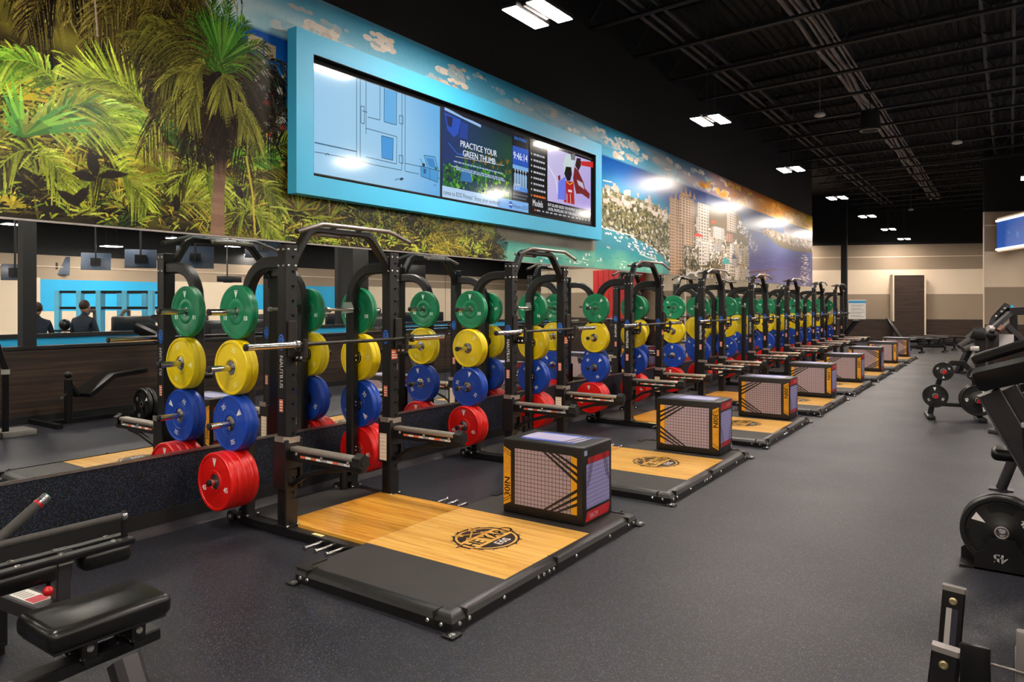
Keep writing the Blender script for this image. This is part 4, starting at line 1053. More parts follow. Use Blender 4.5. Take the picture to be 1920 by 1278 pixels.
# island with trees and white houses
def blob(u, v, r, c):
    mu.poly([LIM((u+r*rnd.uniform(.6, 1.2)*math.cos(i*1.05), v+r*.8*rnd.uniform(.6, 1.2)*math.sin(i*1.05))) for i in range(6)], c)
IT = [(9.670, 3.379), (10.086, 3.401), (10.684, 3.366), (11.451, 3.376), (12.306, 3.249)]; IB = [(9.670, 2.794), (10.329, 2.764), (11.112, 2.688), (11.686, 2.584), (12.306, 2.372)]
def interp(L_, u):
    for a, b in zip(L_, L_[1:]):
        if u <= b[0]: return a[1]+(b[1]-a[1])*max(0, (u-a[0])/(b[0]-a[0]))
    return L_[-1][1]
mu.lift(); mu.poly(IT+IB[::-1], lin('#4a4a2c'))
for k in range(2400):
    if k % 40 == 0: mu.lift()
    u = rnd.uniform(IT[0][0], IT[-1][0]); t = rnd.random()**1.1; v = interp(IT, u)*(1-t)+interp(IB, u)*t
    blob(u, v, rnd.uniform(.015, .05), lin(rnd.choice(['#3c4222', '#565a30', '#6e6a3a', '#2e3018', '#7f7a4c', '#8a7f4a', '#b0a890', '#8a8468', '#4f4a2a', '#3a3a20', '#5f5a34', '#c4bcae'])))
for k in range(46):
    mu.lift(); u = rnd.uniform(IT[0][0], IT[-1][0]); v = interp(IT, u)-rnd.uniform(-.04, .22); w = rnd.uniform(.05, .2); h = rnd.uniform(.03, .10)
    mu.rect(u, u+w, v, v+h, lin(rnd.choice(['#d8cdbd', '#c4b2a4', '#e2d6cc', '#b8a890'])))
    for q in range(3): mu.rect(u, u+w, v+h*(q+.3)/3, v+h*(q+.55)/3, lin('#9a8a7c'))
# marina boats
for (cx, cy, n) in (((9.945, 2.733)[0], (9.945, 2.733)[1], 9), ((10.841, 2.578)[0], (10.841, 2.578)[1], 20), ((11.509, 2.526)[0], (11.509, 2.526)[1], 22), ((12.146, 2.439)[0], (12.146, 2.439)[1], 14), ((10.280, 2.738)[0], (10.280, 2.738)[1], 14)):
    for k in range(n):
        mu.lift() if k % 8 == 0 else None
        u = cx+rnd.gauss(0, .22); v = cy+rnd.gauss(0, .06); l = rnd.uniform(.05, .13)
        mu.poly([LIM((u, v)), LIM((u+l, v-.018)), LIM((u+l*.9, v+.012)), LIM((u+.01, v+.02))], lin(rnd.choice(['#eef0ee', '#cdd6d8', '#b8c4c8', '#ffffff'])))
for (a, b_) in (((9.693, 3.507), (10.015, 3.520)), ((9.715, 2.788), (10.736, 2.752)), ((11.003, 2.473), (11.567, 2.410))): mu.lift(); mu.line([a, b_], .02, lin('#c9d6d6'))
# waves and birds over the shallow water
for k in range(40):
    mu.lift() if k % 10 == 0 else None
    u = rnd.uniform(7.4, 11.3); v = rnd.uniform(2.2, 2.36); mu.line([LIM((u, v)), LIM((u+rnd.uniform(.06, .2), v+rnd.uniform(-.01, .01)))], .008, lin(rnd.choice(['#a8d4bc', '#2f8a80', '#d8ece0'])))
for k in range(14):
    mu.lift() if k % 7 == 0 else None
    u = rnd.uniform(7.5, 11.3); v = rnd.uniform(2.2, 2.4); blob(u, v, .025, lin('#e6e6e0')); blob(u+.03, v+.02, .015, lin('#8a9a98'))
# city block
CT = [(13.523, 3.588), (16.163, 3.764), (17.106, 3.310)]; 
mu.lift(); mu.poly([(12.306, 3.124), (13.523, 3.615), (16.163, 3.733), (17.051, 3.306), (16.996, 2.164), (14.514, 2.187), (12.306, 2.172)], lin('#6a5c44'))
for k in range(1700):
    if k % 40 == 0: mu.lift()
    p = (12.306, 3.224); q = (17.051, 2.165)
    u = rnd.uniform(p[0], q[0]); t = (u-p[0])/(q[0]-p[0]); v = V0+.01+rnd.random()*(1.15-.35*t)
    blob(u, v, rnd.uniform(.02, .07), lin(rnd.choice(['#3a3a22', '#57523a', '#2c2c1a', '#8a7a5c', '#a89880', '#c8bca8', '#6f6448', '#4a4a30', '#e0d8cc'])))
def tower(a, b_, c, wn, rows, cols):
    mu.lift(); u0, v1 = a; u1, v0 = b_; v0 = max(v0, V0+.003); mu.rect(u0, u1, v0, v1, lin(c)); mu.rect(u1-(u1-u0)*.25, u1, v0, v1, shade(lin(c), .75)); mu.lift()
    for i in range(rows):
        for j in range(cols):
            x = u0+(u1-u0)*(j+.25)/cols; y = v0+(v1-v0)*(i+.25)/rows
            mu.rect(x, x+(u1-u0)*.5/cols, y, y+(v1-v0)*.5/rows, lin(wn))
for k in range(52):
    p = (13.561, 4.755); q = (16.888, 5.362); u = rnd.uniform(p[0], q[0]); t = (u-p[0])/(q[0]-p[0]); v1 = 3.42-.55*t-rnd.random()*.6; h = rnd.uniform(.14, .42); w = rnd.uniform(.16, .5)
    tower((u, v1), (u+w, v1-h), rnd.choice(['#d8d0c4', '#c4b6a2', '#b09a80', '#e4ddd4', '#8f7c66', '#a8a4a0']), rnd.choice(['#6a6058', '#8a8078', '#54483c']), rnd.randint(3, 7), rnd.randint(2, 5))
tower((13.713, 3.637), (14.348, 2.918), '#d6ccbe', '#7a6e64', 12, 4); tower((14.641, 3.255), (15.302, 3.016), '#cfc6c0', '#8a7c78', 6, 5); tower((15.487, 3.692), (16.113, 3.230), '#c2b2a0', '#6a5a4c', 9, 4); tower((15.441, 3.176), (15.887, 2.997), '#8a5a48', '#c0a890', 6, 3)
tower((12.287, 3.560), (12.758, 2.071), '#c9a785', '#6a4e3a', 26, 5); tower((12.737, 3.658), (13.501, 2.750), '#d2b08c', '#6e523c', 18, 5); tower((12.854, 3.732), (13.265, 3.665), '#c9a27c', '#7a5a40', 2, 3); tower((12.569, 3.148), (12.979, 2.298), '#c0a080', '#6a4e3a', 14, 3)
for p in ((12.306, 3.562), (12.502, 3.619), (12.785, 3.711), (13.015, 3.779), (13.229, 3.761), (13.449, 3.735)): mu.lift(); mu.poly([(p[0], p[1]-.06), (p[0]+.14, p[1]-.06), (p[0]+.07, p[1]+.07)], lin('#b98f68'))
for (a, b_, c) in (((13.486, 3.018), (14.025, 2.951), '#d8452c'), ((14.472, 3.369), (14.813, 3.300), '#cf5038'), ((15.166, 2.621), (15.675, 2.496), '#3f9a98'), ((15.771, 2.729), (16.163, 2.626), '#5a5a66')):
    mu.lift(); mu.poly([(a[0], b_[1]), (b_[0], b_[1]+.03), (b_[0]-.1, a[1]), (a[0]+.12, a[1]+.02)], lin(c))
for k in range(3):
    mu.lift(); mu.line([((15.965, 2.910)[0]+.55*math.sin(t*.3)+k*.12, 2.9-t*.075) for t in range(10)], .035, lin('#b09c84'))
for (x, y) in ((13.412, 2.181), (13.867, 2.223)):
    mu.lift(); mu.poly([LIM((x+.35*math.cos(i*.5), y+.09*math.sin(i*.5))) for i in range(12)], lin('#d6d2cc')); mu.lift(); mu.poly([LIM((x+.22*math.cos(i*.5), y+.05*math.sin(i*.5))) for i in range(12)], lin('#6a6250'))
# far shore, pier and sun track on the bay
SH = [(18.266, 3.456), (19.026, 3.572), (20.273, 3.528), (23.607, 3.577), (23.645, 3.213), (21.503, 3.149), (19.842, 3.161), (18.896, 3.313)]
mu.lift(); mu.poly(SH, lin('#6e6048'))
for k in range(420):
    if k % 40 == 0: mu.lift()
    t = rnd.random(); a = (18.266, 3.456); b_ = (23.645, 3.407); u = a[0]+(b_[0]-a[0])*t; v = a[1]+(b_[1]-a[1])*t+rnd.uniform(-.05, .05)*(1+t*1.2)
    blob(u, v, rnd.uniform(.03, .09), lin(rnd.choice(['#5a5238', '#7a6a50', '#8f7f60', '#b0a088', '#454530', '#c9a890', '#8a5a44'])))
mu.lift(); mu.line([(16.263, 3.399), (18.389, 3.431)], .03, lin('#8f9098'))
for k in range(60):
    mu.lift() if k % 8 == 0 else None
    a = (16.163, 3.484); b_ = (17.670, 2.953); u = rnd.uniform(a[0], b_[0]); v = a[1]+(b_[1]-a[1])*(u-a[0])/(b_[0]-a[0])+rnd.uniform(-.15, .12); mu.poly([(u, v), (u+.1, v-.01), (u+.05, v+.07)], lin(rnd.choice(['#e0e0e4', '#b0b0bc', '#8a8a98'])))
mu.lift(); mu.line([(17.051, 2.377), (18.023, 2.446), (19.427, 2.552)], .035, lin('#6a4a44')); mu.lift(); mu.poly([(17.845, 2.388), (18.488, 2.428), (18.539, 2.255), (17.763, 2.234)], lin('#b98a64'))
for k in range(150):
    mu.lift() if k % 10 == 0 else None
    a = (22.082, 3.103); b_ = (23.232, 2.193); u = rnd.gauss((a[0]+b_[0])/2, (b_[0]-a[0])*.22); v = rnd.uniform(b_[1], a[1]); l = rnd.uniform(.05, .3)
    mu.poly([LIM((u, v)), LIM((u+l, v+.004)), LIM((u+l, v+.02)), LIM((u, v+.016))], lin(rnd.choice(['#e8dcd0', '#cbbfc4', '#a8a0b8', '#f4ece0', '#8f8ab0'])))
for k in range(70):
    mu.lift() if k % 10 == 0 else None
    a = (17.106, 3.049); u = rnd.uniform(a[0], U1-.1); v = rnd.uniform(2.2, 3.0); mu.line([LIM((u, v)), LIM((u+rnd.uniform(.2, .7), v))], .012, lin(rnd.choice(['#6a6a9c', '#50528a', '#7a78a8', '#48507f'])))
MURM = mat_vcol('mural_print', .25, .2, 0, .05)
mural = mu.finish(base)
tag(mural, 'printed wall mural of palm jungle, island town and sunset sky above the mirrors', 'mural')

# ------------------------------------------------------------------ blue screen surround and its three televisions
SURB = mat('surround_blue', '#3cb0dd', .55, 0, .03, 1)
FXs, FY0, FY1, FZ0, FZ1 = -4.895, 3.92, 9.385, 2.575, 3.965
OY0, OY1, OZ0, OZ1 = 4.10, 9.205, 2.745, 3.785
sf = thing('screen_surround', 'deep sky blue box surround on the mural framing three wall screens', 'surround', (WX, (FY0+FY1)/2, FZ0))
oy, oz = (FY0+FY1)/2, FZ0; xb = WX+.03-WX; xf = FXs-WX
mb = MB()
mb.box(xb, xf, FY0-oy, FY1-oy, 0, OZ0-oz); mb.box(xb, xf, FY0-oy, FY1-oy, OZ1-oz, FZ1-oz); mb.box(xb, xf, FY0-oy, OY0-oy, OZ0-oz, OZ1-oz); mb.box(xb, xf, OY1-oy, FY1-oy, OZ0-oz, OZ1-oz)
mb.build('surround_box', SURB, sf, 0)
mb = MB(); mb.box(xb, xb+.03, OY0-oy, OY1-oy, OZ0-oz, OZ1-oz); g_ = .004
mb.box(xb, xf-.002, OY0-oy, OY1-oy, OZ1-oz-g_, OZ1-oz); mb.box(xb, xf-.002, OY0-oy, OY1-oy, OZ0-oz, OZ0-oz+g_); mb.box(xb, xf-.002, OY0-oy, OY0+g_-oy, OZ0-oz, OZ1-oz); mb.box(xb, xf-.002, OY1-g_-oy, OY1-oy, OZ0-oz, OZ1-oz)
mb.build('black_recess', BLKM, sf, 0)
def tv(label, y0, y1, draw, emit):
    z0, z1 = 2.765, 3.735
    t = thing('television', label, 'television', (-4.94, (y0+y1)/2, z0), 0, 'wall screens in the blue surround')
    MB().box(-.03, -.002, y0-(y0+y1)/2, y1-(y0+y1)/2, 0, z1-z0, bev=.004).build('bezel', BLKM, t, 0)
    p = Paint(-4.938, 1e-4); draw(p, y0+.012, y1-.012, z0+.014, z1-.012)
    off = Vector((-4.94, (y0+y1)/2, z0))
    p.mb.v = [tuple(Vector(v)-off) for v in p.mb.v]
    p.mb.build('screen', mat_vcol('lit_screen', .1, .22, emit, 0, 0, .012), t, 0)
def grad(p, y0, y1, z0, z1, f, n=16, m=10):
    for i in range(n):
        for j in range(m):
            q = [(y0+(y1-y0)*a/n, z0+(z1-z0)*b/m) for a, b in ((i, j), (i+1, j), (i+1, j+1), (i, j+1))]
            p.mb.add([(p.x, *w) for w in q], [(0, 1, 2, 3)], [f((w[0]-y0)/(y1-y0), (w[1]-z0)/(z1-z0)) for w in q])
def draw1(p, y0, y1, z0, z1):
    grad(p, y0, y1, z0, z1, lambda s, t: mixc(mixc(lin('#8fd0ff'), lin('#b4e2ff'), min(1, (1-abs(s-.25))*.8)), lin('#5ab4f6'), max(0, min(.75, (s-.7)*2.2+abs(t-.45)*.6-.1))))
    p.lift(); ink = lin('#1c3f5a'); L = lambda pts, w=.006: p.line(pts, w, ink)
    p.lift(); p.poly([(4.987, 3.714), (5.155, 3.721), (5.155, 3.401), (4.987, 3.394)], lin('#6fbef8')); p.poly([(4.955, 3.254), (5.108, 3.257), (5.103, 3.047), (4.959, 3.047)], lin('#4aa4ee')); p.poly([(5.507, 3.050), (5.777, 3.043), (5.773, 2.926), (5.512, 2.949)], lin('#4fa6e6')); p.poly([(5.557, 3.171), (5.730, 3.182), (5.786, 3.051), (5.614, 3.054)], lin('#66b8f2'))
    p.lift(); p.poly([(5.593, 3.150), (5.706, 3.156), (5.749, 3.063), (5.638, 3.067)], lin('#3f90d8'))
    p.lift()
    for pts in ([(4.633, 3.735), (4.633, 2.993)], [(4.677, 3.733), (4.677, 2.995)], [(4.750, 3.734), (4.750, 3.231)], [(4.932, 3.728), (4.929, 3.399), (4.773, 3.394)], [(4.987, 3.731), (4.984, 3.394), (5.155, 3.397), (5.158, 3.736)], [(5.234, 3.734), (5.229, 2.966)], [(5.279, 3.734), (5.276, 2.967)],
                [(4.146, 2.960), (4.243, 2.964), (4.416, 2.967), (4.633, 2.970)], [(4.677, 2.968), (4.863, 2.960), (5.229, 2.966)], [(5.279, 3.043), (5.503, 3.046)], [(5.279, 2.964), (5.486, 2.967)], [(5.777, 3.043), (5.849, 3.050)], [(5.777, 2.969), (5.849, 2.971)],
                [(4.750, 3.285), (5.160, 3.284), (5.156, 3.016), (4.750, 3.018)], [(4.952, 3.255), (5.111, 3.257), (5.105, 3.043), (4.955, 3.045), (4.952, 3.255)], [(5.196, 3.501), (5.249, 3.503), (5.246, 3.424), (5.196, 3.423), (5.196, 3.501)], [(5.193, 3.110), (5.246, 3.109), (5.246, 3.035), (5.193, 3.036), (5.193, 3.110)],
                [(4.687, 3.478), (4.728, 3.481), (4.728, 3.322), (4.687, 3.322), (4.687, 3.478)], [(4.702, 3.438), (4.765, 3.436)],
                [(5.507, 3.053), (5.611, 3.050), (5.780, 3.046), (5.773, 2.923), (5.512, 2.949), (5.507, 3.053)], [(5.651, 3.048), (5.647, 2.939)], [(5.557, 3.171), (5.730, 3.182), (5.786, 3.051)], [(5.557, 3.171), (5.614, 3.054)], [(5.500, 3.126), (5.548, 3.068)],
                [(5.130, 2.854), (5.179, 2.876), (5.204, 2.872)], [(4.262, 2.952), (4.295, 2.973), (4.302, 2.953)], [(5.711, 2.881), (5.749, 2.892)]): L(pts)
    p.line([(4.146, 3.041), (4.633, 3.047)], .012, lin('#3f6f90')); p.poly([(5.204, 2.887), (5.251, 2.897), (5.251, 2.876), (5.209, 2.861)], ink); p.poly([(5.530, 3.089), (5.575, 3.084), (5.571, 3.054), (5.535, 3.054)], ink); p.poly([(5.730, 3.079), (5.767, 3.078), (5.758, 3.046), (5.724, 3.053)], lin('#2f6f4a')); p.poly([(5.548, 3.032), (5.589, 3.033), (5.589, 2.984), (5.553, 2.985)], lin('#2f5f9a'))
def draw2(p, y0, y1, z0, z1):
    ys_ = (7.149, 3.368)[0]
    grad(p, y0, ys_, z0+.12, z1, lambda s, t: mixc(mixc(lin('#0b2f6a'), lin('#13442e'), max(0, min(1, s*1.3-.1-t*.2))), lin('#0a1420'), max(0, min(1, (t-.72)*3*s))))
    q = random.Random(4)
    for k in range(520):
        if k % 20 == 0: p.lift()
        s = q.random(); t = q.random()*(.62 if s > .3 else .3); r = q.uniform(.008, .035); u = y0+(ys_-y0)*s; v = z0+.13+(z1-z0)*t*.8
        c = q.choice(['#1d5c28', '#2f8a2a', '#4fae2e', '#7fc83a', '#14402a', '#0f2f3a', '#1f6a3a']) if t < .4 else q.choice(['#1d3f3a', '#24503a', '#16303a', '#3f5a3a', '#5a4a1c', '#8a6a1a'])
        if not (y0 < u-r and u+r < ys_): continue
        p.poly([(u+r*q.uniform(.5, 1.2)*math.cos(i*1.05), v+r*q.uniform(.5, 1.2)*math.sin(i*1.05)) for i in range(6)], shade(lin(c), .8))
    p.lift(); p.poly([(5.882, 3.680), (6.158, 3.658), (6.111, 3.494), (6.036, 3.445), (5.927, 3.505)], lin('#1a4fc0')); p.poly([(6.158, 3.646), (6.292, 3.632), (6.272, 3.466), (6.129, 3.462)], lin('#123f9a')); p.lift(); p.poly([(5.909, 3.652), (6.018, 3.652), (5.999, 3.543), (5.936, 3.553)], lin('#081f4a')); p.line([(5.945, 3.369), (6.092, 3.279), (6.321, 3.282)], .012, lin('#2a66d0')); p.line([(5.882, 3.721), (6.205, 3.691), (6.521, 3.662)], .03, lin('#9fc6f4')); p.poly([(6.177, 3.115), (6.321, 3.125), (6.360, 2.998), (6.148, 2.992)], lin('#2f74b4'))
    p.lift(); p.poly([(6.205, 3.697), (7.149, 3.663), (7.149, 3.735), (5.891, 3.740)], lin('#0a1322'))
    p.lift(); W_w = lin('#e8f0ff'); c = (6.490, 3.402)
    p.text('PRACTICE YOUR', .098, c, W_w, 'C', .92, .0012); c = (6.496, 3.305); p.text('GREEN THUMB', .098, c, W_w, 'C', .92, .0012)
    p.line([(6.064, 3.244), (6.968, 3.287)], .004, W_w)
    for k, (a, b_) in enumerate((((6.036, 3.187), (6.957, 3.221)), ((5.999, 3.129), (6.968, 3.165)), ((6.073, 3.108), (7.001, 3.122)))):
        x = a[0]; q2 = random.Random(k)
        while x < b_[0]:
            w = q2.uniform(.015, .07); p.rect(x, min(b_[0], x+w), a[1]-.008, a[1]+.008, lin('#9fb6d8')); x += w+.012
    # clock column
    p.lift(); p.rect(ys_, y1, z0+.12, z1, lin('#0a0d18')); a = (7.165, 3.561)[1]; b_ = (7.165, 3.371)[1]
    p.lift(); p.rect(ys_+.005, y1, a-.22, a, lin('#1f55c4')); p.rect(ys_+.005, y1, a-.275, a-.225, lin('#79b4ec')); p.lift(); p.text('9:46:14', .125, ((ys_+y1)/2, a-.11), W_w, 'C', .85, .001)
    p.text('EōS FITNESS', .05, ((ys_+y1)/2, a+.10), lin('#3f8af0'), 'C', 1., .001)
    yb = (7.219, 3.024)[1]; p.lift(); p.rect(ys_+.02, y1-.02, yb, a-.30, lin('#06080c')); p.lift()
    for k in range(5):
        u = ys_+.06+k*(y1-ys_-.12)/4; p.poly([(u-.022, yb+.05), (u+.022, yb+.05), (u+.026, yb+.2), (u, yb+.23), (u-.026, yb+.2)], lin('#8fb4d8')); p.poly([(u+.016*math.cos(i), yb+.25+.02*math.sin(i)) for i in range(6)], lin('#a8b8c8'))
    p.rect(ys_+.02, y1-.02, yb, yb+.055, lin('#4f8fe0')); p.text('1ST', .10, (ys_+.10, yb+.05), W_w, 'C')
    for k in range(3):
        p.rect(ys_+.01, y1-.02-.03*(k % 2), yb-.05-k*.042, yb-.036-k*.042, lin('#6a7488'))
    p.lift(); p.rect(y0, y1, z0, z0+.12, lin('#7fb6f0')); p.lift(); p.rect(y0, y0+1.0, z0, z0+.12, lin('#b8d8f8')); p.lift()
    p.text('come to EOS Fitness!  Enjoy your workout!', .070, (y0+.02, z0+.055), lin('#0e1c3a'), 'L', .83); p.poly([(y0+1.27+.042*math.cos(i*.4), z0+.06+.042*math.sin(i*.4)) for i in range(16)], lin('#1f5fc8')); p.text('Welcome to EOS Fi', .07, (y1-.005, z0+.055), lin('#0e1c3a'), 'R', .60); p.lift(); p.rect(y0+1.235, y0+1.305, z0+.055, z0+.068, lin('#dfeaff'))
def draw3(p, y0, y1, z0, z1):
    p.rect(y0, y1, z0, z1, lin('#0c0d12')); xs = (7.955, 3.499)[0]; zb = (7.968, 2.986)[1]; x1 = y1-.05
    p.lift(); grad(p, xs, x1, zb, z1-.03, lambda s, t: mixc(lin('#b4a0e8'), lin('#d8d0f4'), max(0, min(1, .6-s*.6+t*.4))), 10, 8)
    p.lift(); p.poly([(8.832, 3.642), (9.208, 3.695), (9.208, 3.609), (8.863, 3.586)], lin('#d02828')); p.line([(7.968, 3.445), (8.159, 3.303), (8.214, 3.109)], .02, lin('#eeeafa'))
    # players
    p.lift(); p.poly([(8.427, 3.664), (8.679, 3.722), (8.649, 3.537), (8.589, 3.424), (8.370, 3.421), (8.355, 3.535)], lin('#cfe0e4')); p.poly([(8.544, 3.714), (8.679, 3.722), (8.673, 3.631), (8.574, 3.615)], lin('#3a1d18'))
    p.lift(); p.poly([(8.724, 3.669), (8.832, 3.680), (8.847, 3.584), (8.770, 3.496), (8.679, 3.557)], lin('#3a1614')); p.poly([(8.664, 3.540), (8.770, 3.496), (8.925, 3.351), (8.957, 3.279), (9.100, 3.220), (9.084, 3.141), (8.863, 3.190), (8.709, 3.171), (8.619, 3.369)], lin('#7a1f24')); p.poly([(8.724, 3.369), (8.894, 3.347), (8.941, 3.261), (8.770, 3.300)], lin('#d8d8f0'))
    p.lift(); p.poly([(8.228, 3.269), (8.413, 3.368), (8.442, 3.049), (8.214, 3.037)], lin('#6f7ff0')); p.poly([(8.413, 3.310), (8.634, 3.326), (8.664, 3.016), (8.370, 3.019)], lin('#b81f1c')); p.poly([(8.214, 3.340), (8.270, 3.369), (8.284, 3.306), (8.237, 3.278)], lin('#7a2a2a'))
    p.lift(); p.poly([(8.427, 3.503), (8.574, 3.518), (8.589, 3.424), (8.544, 3.328), (8.456, 3.316), (8.384, 3.401)], lin('#14100f')); p.line([(8.442, 3.299), (8.530, 3.274), (8.619, 3.316)], .012, lin('#f0c030')); p.line([(8.456, 3.139), (8.456, 3.022)], .012, lin('#f0e0d0')); p.line([(8.544, 3.150), (8.553, 3.025)], .012, lin('#f0e0d0')); p.poly([(8.486, 3.202), (8.589, 3.204), (8.589, 3.171), (8.486, 3.170)], lin('#f0d8d8'))
    # list column and captions
    p.lift(); q = random.Random(2); W_w = lin('#e8e8ee')
    for k in range(8):
        z = (7.581, 3.534)[1]-k*.0745; c = lin('#f07a2a') if k == 7 else lin('#c8ccd6')
        p.poly([(y0+.045+.014*math.cos(i), z+.014*math.sin(i)) for i in range(6)], c); x = y0+.09
        while x < xs-.07: w = q.uniform(.02, .06); p.rect(x, min(xs-.05, x+w), z-.012, z+.012, c); x += w+.012
    x = y0+.08
    p.rect(x, x+.22, (7.606, 3.647)[1]-.01, (7.606, 3.647)[1]+.01, lin('#9a9aa4'))
    p.text('Models', .12, ((y0+xs)/2-.02, (7.732, 2.924)[1]), W_w, 'C', .7, .0015)
    p.text('BUT LILLARD SEIZED THE MOMENT A LITTLE', .056, (xs+.015, (7.995, 2.940)[1]), W_w, 'L', .80, .001); p.text('LATER, PROPELLING THE TRAIL BLAZERS', .056, (xs+.015, (7.995, 2.884)[1]), W_w, 'L', .80, .001)
    x = y0+.16; z = z0+.055
    p.rect(x-.05, x-.02, z-.012, z+.012, lin('#f05a2a'))
    while x < y1-.08: w = q.uniform(.03, .09); p.rect(x, x+w, z-.009, z+.009, lin('#b8bcc8')); x += w+q.uniform(.02, .05)
tv('television showing a pale blue line drawing of a door and toolbox', 4.115, 5.822, draw1, .80)
tv('middle television showing garden foliage, a headline and a clock', 5.83, 7.512, draw2, .9)
tv('television showing a basketball game beside a dark caption column', 7.52, 9.19, draw3, .85)

# ------------------------------------------------------------------ machine in the near corner: low bench with foam rollers
FRM = mat('machine_black', '#121113', .34, .1, .12, 12)
GFR = mat('machine_graphite', '#3a383b', .42, .3, .08, 12)
KNOB = mat('red_knob', '#b3131a', .3, 0, .05)
t = thing('curl_machine', 'black bench machine with foam rollers and vinyl seat beside the speckled rubber wall', 'gym machine', (-3.2, 1.3, 0))
O = Vector((-3.2, 1.3, 0))
def L3(*p): return [tuple(Vector(q)-O) for q in p]
mb = MB().box(-3.17-O.x, -2.86-O.x, 1.195-O.y, 1.665-O.y, .362, .452, bev=.032, seg=4); st = mb.build('seat_pad', PAD, t)
MB().box(-3.15-O.x, -2.88-O.x, 1.215-O.y, 1.645-O.y, .352, .366, bev=.004, seg=1).build('seat_board', BLKM, st, 0)
for y in (1.36, 1.55):
    mb = MB(); mb.m(0).box(-3.06-O.x, -2.90-O.x, y-.03-O.y, y+.03-O.y, .268, .284)
    for x in (-3.02, -2.93): mb.m(0).box(x-.012-O.x, x+.012-O.x, y-.03-O.y, y+.03-O.y, .28, .355, bev=.006); mb.m(1); bolt(mb, (x+.012-O.x, y-O.y, .32), (1, 0, 0), .014); bolt(mb, (x-O.x, y-.02-O.y, .284), (0, 0, 1), .012)
    mb.build('hinge_bracket', [FRM, BOLT], t)
mb = MB().bar(L3((-3.0, .9, .235), (-3.0, 1.66, .255)), .09, .05); mb.m(1)
for y in (1.0, 1.12, 1.42): bolt(mb, (-3.0-O.x, y-O.y, .262), (0, 0, 1), .014)
mb.build('seat_beam', [FRM, BOLT], t, 25)
mb = MB(); mb.sweep(L3((-2.93, 1.50, .22), (-2.86, 1.50, .12), (-2.83, 1.50, .02)), [(-.055, -.045), (.055, -.045), (.055, .02), (.03, .045), (-.03, .045), (-.055, .02)], up=(1, 0, .3)); mb.box(-2.94-O.x, -2.74-O.x, 1.42-O.y, 1.58-O.y, 0, .02)
mb.build('front_foot', GFR, t, 30)
mb = MB().bar(L3((-3.95, 1.40, .30), (-3.10, 1.48, .30)), .12, .07); mb.build('cross_beam', GFR, t)
mb = MB(); d = Vector((.85, .08, 0)).normalized(); n = Vector((-d.y, d.x, 0)); c = Vector((-3.62, 1.431, .336))-O
mb.m(0).poly([c-d*.1-n*.04, c+d*.1-n*.04, c+d*.1+n*.04, c-d*.1+n*.04]); mb.m(1).poly([c+d*.02-n*.036+Vector((0, 0, .001)), c+d*.095-n*.036+Vector((0, 0, .001)), c+d*.095+n*.036+Vector((0, 0, .001)), c+d*.02+n*.036+Vector((0, 0, .001))])
for k in range(4): mb.m(2).poly([c-d*(.085-k*.025)-n*.03+Vector((0, 0, .001)), c-d*(.075-k*.025)-n*.03+Vector((0, 0, .001)), c-d*(.075-k*.025)+n*.02+Vector((0, 0, .001)), c-d*(.085-k*.025)+n*.02+Vector((0, 0, .001))])
mb.build('instruction_label', [WHT, mat('label_red', '#b8434a', .5), GREY], t, 0)
mb = MB().bar(L3((-3.9, 1.1, .04), (-3.05, 1.25, .04)), .08, .06); mb.bar(L3((-3.9, 1.42, .04), (-3.9, 1.1, .04)), .08, .06); mb.bar(L3((-3.90, 1.40, .05), (-3.90, 1.40, .31)), .07, .07); mb.bar(L3((-3.03, .94, .0), (-3.03, .94, .23)), .07, .07); mb.build('floor_frame', FRM, t)
mb = MB().bar(L3((-3.49, 1.50, .30), (-3.47, 1.50, .555)), .062, .062, up=(0, 1, 0)); mb.m(1).bar(L3((-3.472, 1.50, .50), (-3.471, 1.50, .508)), .07, .07, up=(0, 1, 0)); mb.build('roller_post', [GFR, SILV], t)
mb = MB().cyl(tuple(Vector((-3.44, 1.43, .435))-O), tuple(Vector((-3.37, 1.40, .43))-O), .010, 10); mb.m(1).ball(Vector((-3.36, 1.395, .43))-O, .021, 12); mb.build('adjuster_knob', [FRM, KNOB], t)
for (a, b_) in ((.95, 1.46), (1.555, 1.775)):
    mb = MB().box(-3.50-O.x, -3.39-O.x, a-O.y, b_-O.y, .445, .535, bev=.03, seg=4); mb.build('arm_pad', PAD, t)
mb = MB(); mb.box(-3.505-O.x, -3.45-O.x, .9-O.y, 1.785-O.y, .534, .556, bev=.006, seg=1); mb.box(-3.44-O.x, -3.385-O.x, .9-O.y, 1.785-O.y, .528, .55, bev=.006, seg=1); mb.box(-3.50-O.x, -3.39-O.x, .9-O.y, 1.78-O.y, .524, .536)
mb.m(1)
for y in (1.17, 1.30, 1.47, 1.69): bolt(mb, (-3.48-O.x, y-O.y, .556), (0, 0, 1), .013); bolt(mb, (-3.41-O.x, y-O.y, .55), (0, 0, 1), .013)
mb.build('pad_channel', [FRM, BOLT], t, 0)
mb = MB().tube(L3((-3.45, .8, .648), (-3.45, 1.745, .648)), .016, 16, up=(1, 0, 0)); fr_ = mb.build('foam_roller', FOAM, t)
mb = MB().tube(L3((-3.45, 1.745, .648), (-3.45, 1.765, .648)), .024, 18, up=(1, 0, 0)); mb.m(1).tube(L3((-3.45, 1.765, .648), (-3.45, 1.768, .648)), .020, 18, up=(1, 0, 0)); mb.m(2).tube(L3((-3.45, 1.768, .648), (-3.45, 1.771, .648)), .009, 12, up=(1, 0, 0)); mb.m(3).box(-3.46-O.x, -3.44-O.x, 1.75-O.y, 1.77-O.y, .55, .63)
mb.build('roller_cap', [CHR, KNOB, BLKM, FRM], fr_)
mb = MB().tube(L3((-3.48, 1.17, .60), (-3.49, 1.41, .775)), .021, 16); hd = mb.build('grip_handle', FOAM, t)
